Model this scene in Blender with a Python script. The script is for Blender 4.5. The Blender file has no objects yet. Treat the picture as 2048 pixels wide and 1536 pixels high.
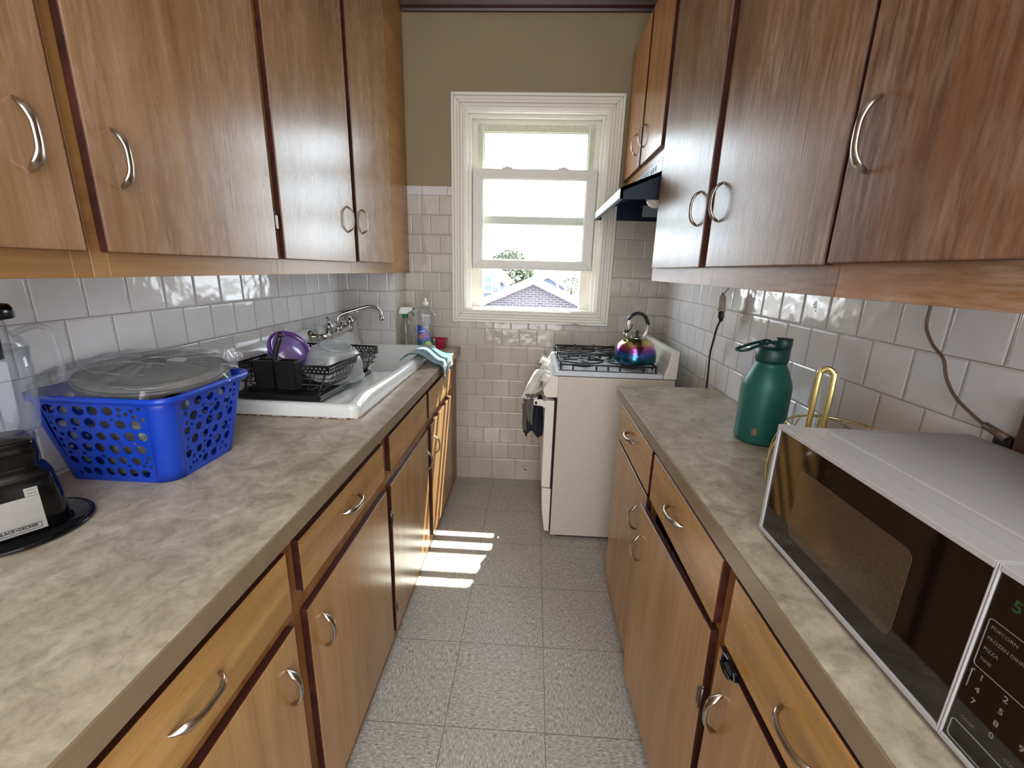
import bpy, bmesh, math, random
from mathutils import Vector, Matrix, Euler
random.seed(7)
PI = math.pi
C = bpy.context.scene.collection
OFF = {}

# ---------------------------------------------------------------- materials
def lin(c):
    c = c / 255.0
    return c / 12.92 if c <= 0.04045 else ((c + 0.055) / 1.055) ** 2.4
def rgb(r, g, b): return (lin(r), lin(g), lin(b), 1.0)

class NT:
    def __init__(s, name):
        s.m = bpy.data.materials.new(name); s.m.use_nodes = True
        s.t = s.m.node_tree; s.n = s.t.nodes; s.l = s.t.links
        s.b = s.n['Principled BSDF']; s.out = s.n['Material Output']
    def add(s, typ, **kw):
        n = s.n.new(typ)
        for k, v in kw.items():
            if k in n.inputs: n.inputs[k].default_value = v
            else: setattr(n, k, v)
        return n
    def link(s, a, b): s.l.new(a, b)
    def math(s, op, a, b=None, c=None):
        n = s.n.new('ShaderNodeMath'); n.operation = op
        for i, v in enumerate((a, b, c)):
            if v is None: continue
            if isinstance(v, (int, float)): n.inputs[i].default_value = v
            else: s.l.new(v, n.inputs[i])
        return n.outputs[0]
    def mix(s, f, a, b, mode='MIX'):
        n = s.n.new('ShaderNodeMix'); n.data_type = 'RGBA'; n.blend_type = mode
        for sock, v in ((n.inputs[0], f), (n.inputs[6], a), (n.inputs[7], b)):
            if isinstance(v, (int, float)): sock.default_value = v
            elif isinstance(v, tuple): sock.default_value = v
            else: s.l.new(v, sock)
        return n.outputs[2]
    def pos(s, scale=(1, 1, 1), loc=(0, 0, 0), rnd=False, rot=(0, 0, 0)):
        g = s.n.new('ShaderNodeNewGeometry'); o = g.outputs['Position']
        if rnd:
            oi = s.n.new('ShaderNodeObjectInfo')
            c = s.n.new('ShaderNodeCombineXYZ')
            for i, k in enumerate((7.3, 11.1, 5.7)):
                s.l.new(s.math('MULTIPLY', oi.outputs['Random'], k), c.inputs[i])
            va = s.n.new('ShaderNodeVectorMath'); va.operation = 'ADD'
            s.l.new(o, va.inputs[0]); s.l.new(c.outputs[0], va.inputs[1]); o = va.outputs[0]
        mp = s.n.new('ShaderNodeMapping')
        mp.inputs['Location'].default_value = loc; mp.inputs['Scale'].default_value = scale; mp.inputs['Rotation'].default_value = rot
        s.l.new(o, mp.inputs['Vector'])
        return mp.outputs[0]
    def noise(s, vec, scale, detail=4, rough=.5, dist=0):
        n = s.n.new('ShaderNodeTexNoise')
        n.inputs['Scale'].default_value = scale; n.inputs['Detail'].default_value = detail
        n.inputs['Roughness'].default_value = rough; n.inputs['Distortion'].default_value = dist
        s.l.new(vec, n.inputs['Vector']); return n.outputs[0]
    def ramp(s, f, stops):
        n = s.n.new('ShaderNodeValToRGB'); e = n.color_ramp.elements
        while len(e) < len(stops): e.new(.5)
        for i, (p, c) in enumerate(stops):
            e[i].position = p; e[i].color = c if isinstance(c, tuple) else (c, c, c, 1)
        s.l.new(f, n.inputs[0]); return n.outputs[0]
    def bump(s, h, strength=.3, dist=.002):
        n = s.n.new('ShaderNodeBump'); n.inputs['Strength'].default_value = strength
        n.inputs['Distance'].default_value = dist
        s.l.new(h, n.inputs['Height']); s.l.new(n.outputs[0], s.b.inputs['Normal']); return n
    def base(s, c):
        i = s.b.inputs['Base Color']
        if isinstance(c, tuple): i.default_value = c
        else: s.l.new(c, i)
    def rough(s, r):
        i = s.b.inputs['Roughness']
        if isinstance(r, (int, float)): i.default_value = r
        else: s.l.new(r, i)
    def set(s, **kw):
        for k, v in kw.items(): s.b.inputs[k.replace('_', ' ')].default_value = v
        return s

def plain(name, col, rough=.5, metal=0, var=.06, scale=30, bump=0, **kw):
    t = NT(name)
    n = t.noise(t.pos(), scale, 3)
    k = t.ramp(n, [(.3, 1 - var), (.7, 1 + 0.0)])
    t.base(t.mix(1.0, col, k, 'MULTIPLY')); t.rough(rough); t.b.inputs['Metallic'].default_value = metal
    if bump: t.bump(n, .4, bump)
    t.set(**kw); return t.m

def wood(name, dark, mid, light, axis=2, haze=0.0, hazecol=(170, 150, 135), rough=.32, spec=.5, grain=1.0, plank=.0):
    t = NT(name)
    sc = [16 * grain] * 3; sc[axis] = 1.1 * grain
    v = t.pos(tuple(sc), rnd=True)
    n1 = t.noise(v, 1.0, 5, .55, .9)
    c = t.ramp(n1, [(.28, rgb(*dark)), (.5, rgb(*mid)), (.74, rgb(*light))])
    s2 = [150, 150, 150]; s2[axis] = 4
    n2 = t.noise(t.pos(tuple(s2), rnd=True), 1.0, 3, .6)
    c = t.mix(1.0, c, t.ramp(n2, [(.35, .84), (.6, 1.0)]), 'MULTIPLY')
    big = t.noise(t.pos((2.2, 2.2, 2.2), rnd=True), 1.0, 2)
    c = t.mix(1.0, c, t.ramp(big, [(.3, .8), (.7, 1.08)]), 'MULTIPLY')
    r = None
    if haze > 0:
        s3 = [85, 85, 85]; s3[axis] = 11
        a = t.noise(t.pos(tuple(s3), rnd=True), 1.0, 6, .7, .4)
        b = t.noise(t.pos((5, 5, 3.2), rnd=True), 1.0, 4, .6)
        f = t.math('MULTIPLY', t.ramp(a, [(.40, 0.1), (.70, 1.0)]), t.ramp(b, [(.34, 0.2), (.66, 1.0)]))
        f = t.math('MULTIPLY', f, haze)
        c = t.mix(f, c, rgb(*hazecol))
        r = t.math('ADD', t.math('MULTIPLY', f, .18), rough)
    t.base(c); t.rough(r if r is not None else rough)
    t.set(Specular_IOR_Level=spec)
    t.bump(n2, .18, .0012)
    return t.m

def tile(name, u, v, bw, rh, u0, v0, offset=.5, col=(206, 203, 204), grout=(150, 140, 130), ms=.0011):
    """glazed square wall tile, running bond; u, v pick world axes"""
    t = NT(name)
    g = t.add('ShaderNodeNewGeometry'); sp = t.add('ShaderNodeSeparateXYZ'); t.link(g.outputs['Position'], sp.inputs[0])
    cb = t.add('ShaderNodeCombineXYZ')
    t.link(t.math('SUBTRACT', sp.outputs[u], u0), cb.inputs[0]); t.link(t.math('SUBTRACT', sp.outputs[v], v0), cb.inputs[1])
    def brick(size, smooth):
        b = t.add('ShaderNodeTexBrick'); b.offset = offset; b.offset_frequency = 2
        b.inputs['Scale'].default_value = 1.0
        b.inputs['Brick Width'].default_value = bw; b.inputs['Row Height'].default_value = rh
        b.inputs['Mortar Size'].default_value = size; b.inputs['Mortar Smooth'].default_value = smooth
        b.inputs['Color1'].default_value = rgb(*col); c2 = tuple(int(x * .95) for x in col)
        b.inputs['Color2'].default_value = rgb(*c2); b.inputs['Mortar'].default_value = rgb(*grout)
        t.link(cb.outputs[0], b.inputs['Vector']); return b
    b1 = brick(ms, .1); b2 = brick(.0065, 1.0)
    st = t.noise(t.pos((3, 3, 3)), 1.0, 4, .6)
    c = t.mix(1.0, b1.outputs['Color'], t.ramp(st, [(.3, (.90, .88, .85, 1)), (.65, (1, 1, 1, 1))]), 'MULTIPLY')
    t.base(c)
    t.rough(t.math('ADD', t.math('MULTIPLY', b1.outputs['Fac'], .5), .1))
    wav = t.noise(t.pos((1, 1, 1)), 10, 2, .5)
    wav2 = t.noise(t.pos((1, 1, 1)), 45, 2, .5)
    h = t.math('ADD', t.math('MULTIPLY', t.math('SUBTRACT', 1.0, b2.outputs['Fac']), .0016), t.math('ADD', t.math('MULTIPLY', wav, .004), t.math('MULTIPLY', wav2, .00035)))
    bp = t.add('ShaderNodeBump'); bp.inputs['Strength'].default_value = 1.0; bp.inputs['Distance'].default_value = 1.0
    t.link(h, bp.inputs['Height']); t.link(bp.outputs[0], t.b.inputs['Normal'])
    return t.m

def clear(name, tint=(235, 240, 242), edge=.55, base=.10, rough=.08, milky=(225, 228, 230), gl=.6):
    """thin clear plastic or glass: mostly see-through, milkier and shinier towards the rim"""
    t = NT(name); t.n.remove(t.b)
    tr = t.add('ShaderNodeBsdfTransparent'); tr.inputs[0].default_value = rgb(*tint)
    gls = t.add('ShaderNodeBsdfGlossy'); gls.inputs['Roughness'].default_value = rough
    df = t.add('ShaderNodeBsdfDiffuse'); df.inputs[0].default_value = rgb(*milky)
    lw = t.add('ShaderNodeLayerWeight'); lw.inputs[0].default_value = .35
    m1 = t.add('ShaderNodeMixShader'); m1.inputs[0].default_value = gl
    t.link(df.outputs[0], m1.inputs[1]); t.link(gls.outputs[0], m1.inputs[2])
    m2 = t.add('ShaderNodeMixShader')
    f = t.math('ADD', t.math('MULTIPLY', t.math('POWER', lw.outputs['Facing'], 2.0), edge), base)
    t.link(f, m2.inputs[0]); t.link(tr.outputs[0], m2.inputs[1]); t.link(m1.outputs[0], m2.inputs[2])
    t.link(m2.outputs[0], t.out.inputs[0]); return t.m

M = {}
UPD, UPM, UPL = (92, 54, 26), (138, 92, 52), (160, 112, 68)
M['up_door'] = wood('upper_door_wood', (126, 90, 58), (146, 108, 72), (162, 124, 88), 2, .45, (184, 166, 148), .25, .6)
M['up_worn'] = wood('worn_door_wood', (104, 68, 40), (122, 84, 52), (140, 100, 66), 2, .7, (180, 162, 146), .29, .38)
M['up_scuffed'] = wood('scuffed_door_wood', (84, 50, 26), (102, 64, 36), (120, 80, 50), 2, .62, (170, 146, 126), .3, .38, 1.3)
M['up_warm'] = wood('warm_door_wood', (158, 104, 54), (174, 118, 64), (190, 134, 78), 2, .1, (190, 164, 134), .25, .55)
M['frame'] = wood('face_frame_wood', (136, 94, 48), (154, 110, 58), (172, 128, 74), 1, .12, (196, 170, 140), .34)
M['frame_worn'] = wood('worn_frame_wood', (112, 70, 34), (132, 86, 44), (152, 104, 58), 1, .6, (196, 178, 160), .36)
M['low_door'] = wood('lower_door_wood', (160, 114, 62), (176, 130, 76), (190, 146, 90), 2, .2, (190, 168, 140), .24, .6)
M['low_draw'] = wood('drawer_wood', (156, 114, 60), (176, 132, 74), (194, 152, 94), 1, .1, (206, 178, 136), .27, .5, .8)
M['low_frame'] = wood('base_frame_wood', (128, 84, 44), (150, 102, 56), (172, 122, 72), 2, .05, (180, 150, 120), .4)
M['edge'] = wood('dark_door_edge', (44, 20, 16), (62, 30, 24), (82, 44, 34), 1, 0, rough=.35)
M['inside'] = plain('cabinet_inside', rgb(60, 40, 26), .8)
M['chrome'] = plain('worn_chrome', rgb(205, 200, 195), .2, 1.0, .25, 60)
M['pull'] = plain('worn_pull_metal', rgb(190, 182, 172), .26, 1.0, .35, 45)
M['hinge'] = plain('dull_hinge_steel', rgb(120, 110, 100), .35, 1.0, .3, 90)

# counter laminate
t = NT('laminate')
n1 = t.noise(t.pos((1, 1, 1)), 15, 9, .72, .5); n2 = t.noise(t.pos((1, 1, 1)), 60, 5, .62, .6)
c = t.ramp(n1, [(.30, rgb(132, 121, 103)), (.47, rgb(162, 151, 132)), (.60, rgb(180, 169, 151)), (.72, rgb(206, 196, 178))])
c = t.mix(1.0, c, t.ramp(n2, [(.3, .82), (.6, 1.04)]), 'MULTIPLY')
t.base(c); t.rough(t.ramp(n2, [(.3, .26), (.7, .42)])); t.bump(n2, .08, .0006); M['laminate'] = t.m
M['lam_edge'] = plain('laminate_edge', rgb(132, 114, 90), .3, 0, .15, 20)

# floor: vinyl tiles, streaked chips turned 90 degrees from tile to tile
t = NT('vinyl_floor')
va = t.pos((1, 1, 1), (-.0855, -.982, 0))
b = t.add('ShaderNodeTexBrick'); b.offset = 0.0
for k, v in (('Scale', 1.0), ('Brick Width', .3048), ('Row Height', .3048), ('Mortar Size', .0009), ('Mortar Smooth', .1)): b.inputs[k].default_value = v
b.inputs['Color1'].default_value = (0, 0, 0, 1); b.inputs['Color2'].default_value = (0, 0, 0, 1); b.inputs['Mortar'].default_value = (1, 1, 1, 1)
t.link(va, b.inputs['Vector'])
ck = t.add('ShaderNodeTexChecker'); ck.inputs['Scale'].default_value = 1 / .3048
mp = t.add('ShaderNodeMapping'); mp.inputs['Location'].default_value = (0, 0, .1); t.link(va, mp.inputs['Vector']); t.link(mp.outputs[0], ck.inputs['Vector'])
na = t.noise(t.pos((210, 75, 1)), 1.0, 3, .6, .4); nb = t.noise(t.pos((75, 210, 1)), 1.0, 3, .6, .4)
mx = t.add('ShaderNodeMix'); mx.data_type = 'FLOAT'; t.link(ck.outputs['Fac'], mx.inputs[0]); t.link(na, mx.inputs[2]); t.link(nb, mx.inputs[3])
c = t.ramp(mx.outputs[0], [(.30, rgb(112, 107, 98)), (.43, rgb(158, 155, 147)), (.57, rgb(174, 172, 164)), (.68, rgb(208, 207, 202))])
dirt = t.noise(t.pos((1, 1, 1)), 2.2, 4)
c = t.mix(1.0, c, t.ramp(dirt, [(.3, .86), (.7, 1.0)]), 'MULTIPLY')
c = t.mix(b.outputs['Fac'], c, rgb(70, 62, 52))
t.base(c); t.rough(t.ramp(dirt, [(.3, .36), (.7, .5)])); t.bump(mx.outputs[0], .1, .0006); M['floor'] = t.m

M['paint'] = plain('cream_paint', rgb(140, 125, 98), .6, 0, .05, 6, .0006)
M['ceiling'] = plain('white_ceiling_paint', rgb(225, 222, 215), .7)
M['crown'] = plain('dark_crown_wood', rgb(58, 30, 28), .4, 0, .3, 20)
M['white_trim'] = plain('white_gloss_trim', rgb(222, 219, 208), .38, 0, .03, 14)
t = NT('peeling_sill_paint')
n = t.noise(t.pos((1, 1, 1)), 70, 6, .7); g2 = t.pos((1, 1, 1)); sp = t.add('ShaderNodeSeparateXYZ'); t.link(g2, sp.inputs[0])
ramp_x = t.math('MULTIPLY', t.math('SUBTRACT', 1.0, t.math('MINIMUM', t.math('MULTIPLY', t.math('ABSOLUTE', t.math('SUBTRACT', sp.outputs[0], .25)), 5.0), 1.0)),
                t.math('SUBTRACT', 1.0, t.math('MINIMUM', t.math('MAXIMUM', t.math('MULTIPLY', t.math('SUBTRACT', sp.outputs[2], 1.032), 28.0), 0.0), 1.0)))
f = t.ramp(t.math('MULTIPLY', n, t.math('ADD', ramp_x, .12)), [(.34, 0.0), (.46, 1.0)])
t.base(t.mix(f, rgb(222, 219, 208), t.mix(t.ramp(n, [(.5, 0.0), (.62, 1.0)]), rgb(140, 96, 62), rgb(182, 170, 148)))); t.rough(.4); M['sill_trim'] = t.m
M['sash'] = plain('white_vinyl_sash', rgb(214, 213, 206), .35, 0, .04)
M['storm'] = plain('weathered_sash_white', rgb(206, 208, 186), .5, 0, .2, 60)
M['pane'] = clear('window_pane', (250, 252, 252), .35, .015, .02, (230, 235, 238), 1.0)

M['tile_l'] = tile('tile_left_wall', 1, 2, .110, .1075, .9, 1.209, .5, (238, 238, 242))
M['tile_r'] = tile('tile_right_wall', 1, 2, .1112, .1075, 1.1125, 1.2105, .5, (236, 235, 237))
M['tile_b'] = tile('tile_back_wall', 0, 2, .1064, .1064, -.5025, .994, .5, (190, 185, 176))  # back tiles dimmer, side tiles brighter: each wall's light level put into colour
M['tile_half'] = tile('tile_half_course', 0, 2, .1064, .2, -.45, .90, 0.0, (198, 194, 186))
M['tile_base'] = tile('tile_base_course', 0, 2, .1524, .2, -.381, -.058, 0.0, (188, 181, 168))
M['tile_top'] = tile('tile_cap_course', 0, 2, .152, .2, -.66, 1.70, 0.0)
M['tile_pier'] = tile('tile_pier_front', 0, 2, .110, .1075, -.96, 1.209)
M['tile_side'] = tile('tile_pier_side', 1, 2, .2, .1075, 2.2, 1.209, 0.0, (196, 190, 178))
M['tile_cap'] = tile('tile_sink_cap', 1, 2, .152, .2, .95, .95, 0.0)

M['enamel'] = plain('white_sink_enamel', rgb(214, 217, 216), .14, 0, .06, 8)
t = NT('sink_caulk'); n = t.noise(t.pos((1, 1, 1)), 55, 6, .7)
t.base(t.ramp(n, [(.40, rgb(176, 170, 160)), (.52, rgb(130, 104, 80)), (.62, rgb(66, 44, 30))])); t.rough(.7); M['caulk'] = t.m
M['black_plastic'] = plain('black_plastic', rgb(26, 26, 28), .35)
M['black_wire'] = plain('black_coated_wire', rgb(20, 20, 22), .3)
M['rim_metal'] = plain('dark_punched_metal', rgb(58, 54, 56), .22, .8)
M['frost'] = clear('frosted_plastic', (222, 228, 230), .5, .40, .3, (210, 214, 218), .3)
M['purple'] = clear('purple_plastic', (190, 160, 225), .5, .55, .2, (120, 72, 175), .3)
M['lilac_lid'] = clear('lilac_lid_plate', (200, 180, 230), .4, .55, .2, (176, 150, 215), .25)
M['lilac'] = clear('lilac_plastic', (225, 212, 238), .5, .45, .25, (190, 170, 215), .3)
M['clear'] = clear('clear_plastic', (244, 246, 248), 0.7, .035, .04, (220, 225, 230), .8)
M['film_fold'] = clear('film_fold', (235, 238, 240), .4, .42, .15, (215, 218, 222), .5)
M['film'] = clear('crinkled_film', (240, 242, 244), .55, .12, .10, (205, 208, 212), .6)
t = NT('blue_plastic'); n = t.noise(t.pos((1, 1, 1)), 300, 2)
t.base(rgb(14, 58, 172)); t.rough(.33); t.bump(n, .1, .0004); t.set(Subsurface_Weight=0.0); M['blue'] = t.m
t = NT('speckled_enamel'); v = t.add('ShaderNodeTexVoronoi'); v.inputs['Scale'].default_value = 90; t.link(t.pos((1, 1, 1)), v.inputs['Vector'])
n = t.noise(t.pos((1, 1, 1)), 60, 3)
f = t.math('MULTIPLY', t.ramp(v.outputs['Distance'], [(.14, 1.0), (.2, 0.0)]), t.ramp(n, [(.5, 0.0), (.56, 1.0)]))
t.base(t.mix(f, rgb(122, 121, 118), rgb(40, 40, 42))); t.rough(.4); M['speckle'] = t.m
M['lid_rim'] = plain('dark_grey_enamel', rgb(92, 92, 92), .3)
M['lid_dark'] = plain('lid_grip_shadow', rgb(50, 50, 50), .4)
M['paper'] = plain('white_paper_label', rgb(226, 226, 230), .6)
M['ink'] = plain('black_print', rgb(18, 18, 20), .5)
M['gloss_black'] = plain('gloss_black_plastic', rgb(9, 9, 11), .14, Specular_IOR_Level=.3)
M['steel'] = plain('brushed_steel', rgb(168, 166, 164), .4, .6, .1, 80)
M['smoke'] = clear('smoked_plastic', (70, 66, 62), .5, .35, .1, (30, 28, 28), .5)
M['stove'] = plain('stove_enamel', rgb(224, 220, 210), .22, 0, .03)
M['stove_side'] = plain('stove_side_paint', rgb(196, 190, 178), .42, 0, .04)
M['cooktop'] = plain('cooktop_enamel', rgb(206, 212, 220), .16, 0, .03)
M['knob'] = plain('white_knob_plastic', rgb(224, 222, 216), .3)
M['iron'] = plain('cast_iron', rgb(20, 20, 22), .45)
M['burner'] = plain('burner_cap', rgb(58, 56, 56), .35, .4)
M['gap'] = plain('dark_seam', rgb(14, 13, 13), .8)
M['hood'] = plain('navy_black_hood_enamel', rgb(16, 30, 48), .4, 0, .1, Specular_IOR_Level=.25)
M['hood_lip'] = plain('hood_lip_metal', rgb(140, 152, 158), .35, .3)
M['bulb'] = plain('frosted_bulb', rgb(235, 232, 220), .2)
M['sticker'] = plain('grey_sticker', rgb(150, 160, 172), .5)
# kettle: heat-tinted steel coloured by height
t = NT('rainbow_steel'); g = t.add('ShaderNodeNewGeometry'); sp = t.add('ShaderNodeSeparateXYZ'); t.link(g.outputs['Position'], sp.inputs[0])
n = t.noise(t.pos((1, 1, 1)), 22, 3)
h = t.math('ADD', t.math('DIVIDE', t.math('SUBTRACT', sp.outputs[2], .915), .125), t.math('MULTIPLY', t.math('SUBTRACT', n, .5), .3))
t.base(t.ramp(h, [(.02, rgb(52, 112, 152)), (.22, rgb(44, 114, 132)), (.42, rgb(64, 92, 162)), (.58, rgb(124, 74, 152)), (.70, rgb(184, 100, 142)), (.84, rgb(194, 170, 100)), (.97, rgb(150, 166, 124))]))
t.rough(.16); t.set(Metallic=.95); M['rainbow'] = t.m
M['kettle_steel'] = plain('kettle_steel', rgb(200, 198, 192), .2, 1.0)
M['grip'] = plain('dark_grip', rgb(40, 44, 46), .3)
M['teal_metal'] = plain('teal_powder_coat', rgb(34, 102, 94), .42, .15, .05, 300)
M['teal_lid'] = plain('dark_teal_plastic', rgb(18, 66, 62), .4)
M['copper'] = plain('rose_mark', rgb(150, 120, 108), .4, .4)
M['gold'] = plain('gold_wire', rgb(240, 222, 150), .26, 1.0, .1)
M['mw_white'] = plain('microwave_white', rgb(172, 170, 173), .38, 0, .04, 200)
t = NT('microwave_glass'); t.base(rgb(10, 8, 8)); t.rough(.05); t.set(Specular_IOR_Level=.75); M['mw_glass'] = t.m
t = NT('microwave_mesh'); v = t.add('ShaderNodeTexVoronoi'); v.inputs['Scale'].default_value = 520; v.inputs['Randomness'].default_value = 0.0; t.link(t.pos((1, 1, 1)), v.inputs['Vector'])
t.base(t.ramp(v.outputs['Distance'], [(.2, rgb(40, 32, 25)), (.5, rgb(74, 60, 46))])); t.rough(.12); t.set(Specular_IOR_Level=.8); M['mw_mesh'] = t.m
M['mw_print'] = plain('grey_print', rgb(112, 112, 112), .5)
M['green_led'] = plain('green_display', rgb(30, 66, 24), .4)
M['ajax_blue'] = plain('label_blue', rgb(28, 58, 160), .3)
M['ajax_red'] = plain('label_red', rgb(214, 50, 44), .3)
M['ajax_teal'] = plain('label_teal', rgb(20, 92, 120), .3)
M['white_gloss'] = plain('white_gloss_plastic', rgb(228, 230, 228), .25)
M['lime'] = plain('lime_flesh', rgb(170, 205, 90), .4, 0, .2, 200)
M['lime_rind'] = plain('lime_rind', rgb(70, 140, 40), .4)
M['soap'] = clear('green_soap', (90, 190, 90), .3, .55, .15, (30, 120, 50), .3)
M['green'] = plain('green_plastic', rgb(16, 100, 60), .35)
M['red'] = plain('red_plastic', rgb(176, 34, 66), .35)
t = NT('blue_cloth'); n = t.noise(t.pos((1, 1, 1)), 60, 4); w = t.noise(t.pos((1, 1, 1)), 700, 2)
t.base(t.mix(t.ramp(n, [(.35, 0.0), (.65, 1.0)]), rgb(12, 52, 62), rgb(30, 80, 92))); t.rough(.9); t.bump(w, .5, .001); t.set(Sheen_Weight=.3); M['bluecloth'] = t.m
def cloth(name, col, rough=.9):
    t = NT(name); w = t.noise(t.pos((1, 1, 1)), 500, 2); n = t.noise(t.pos((1, 1, 1)), 30, 3)
    t.base(t.mix(1.0, rgb(*col), t.ramp(n, [(.3, .8), (.7, 1.0)]), 'MULTIPLY')); t.rough(rough); t.bump(w, .4, .0008); return t.m
M['white_cloth'] = cloth('white_cloth', (205, 202, 196)); M['grey_cloth'] = cloth('grey_cloth', (96, 94, 90)); M['navy_cloth'] = cloth('navy_cloth', (22, 28, 46))
M['mug'] = plain('dark_blue_glaze', rgb(20, 44, 66), .18)
M['cord_black'] = plain('black_rubber', rgb(14, 14, 16), .45)
M['cord_beige'] = plain('beige_rubber', rgb(178, 166, 148), .5)
M['cord_brown'] = plain('brown_cord', rgb(104, 84, 66), .5)
M['board'] = wood('dark_board_wood', (52, 28, 18), (72, 40, 26), (90, 54, 36), 2, 0, rough=.45)
# outside
M['siding'] = plain('blue_grey_siding', rgb(92, 100, 114), .7); M['roof_white'] = plain('pale_shingle_roof', rgb(226, 226, 226), .8, 0, .06, 3)
t = NT('shingle_gable'); br = t.add('ShaderNodeTexBrick')
for k, v in (('Scale', 1.0), ('Brick Width', .22), ('Row Height', .07), ('Mortar Size', .012), ('Mortar Smooth', .2)): br.inputs[k].default_value = v
br.inputs['Color1'].default_value = rgb(62, 56, 64); br.inputs['Color2'].default_value = rgb(78, 68, 70); br.inputs['Mortar'].default_value = rgb(104, 102, 108)
g = t.add('ShaderNodeNewGeometry'); sp = t.add('ShaderNodeSeparateXYZ'); cb = t.add('ShaderNodeCombineXYZ'); t.link(g.outputs['Position'], sp.inputs[0]); t.link(sp.outputs[0], cb.inputs[0]); t.link(sp.outputs[2], cb.inputs[1]); t.link(cb.outputs[0], br.inputs['Vector'])
t.base(br.outputs['Color']); t.rough(.85); M['gable'] = t.m
M['out_trim'] = plain('outdoor_white_trim', rgb(230, 230, 230), .6); M['out_glass'] = plain('outdoor_window_glass', rgb(60, 72, 88), .2)
M['leaf'] = plain('tree_leaves', rgb(54, 66, 36), .7, 0, .5, 2); M['bark'] = plain('tree_bark', rgb(80, 66, 54), .9)
M['ground'] = plain('pale_ground', rgb(110, 112, 110), .9, 0, .2, .5); M['far_roof'] = plain('far_roof_grey', rgb(74, 84, 100), .8); M['pipe'] = plain('grey_vent_pipe', rgb(170, 170, 172), .6)

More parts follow.
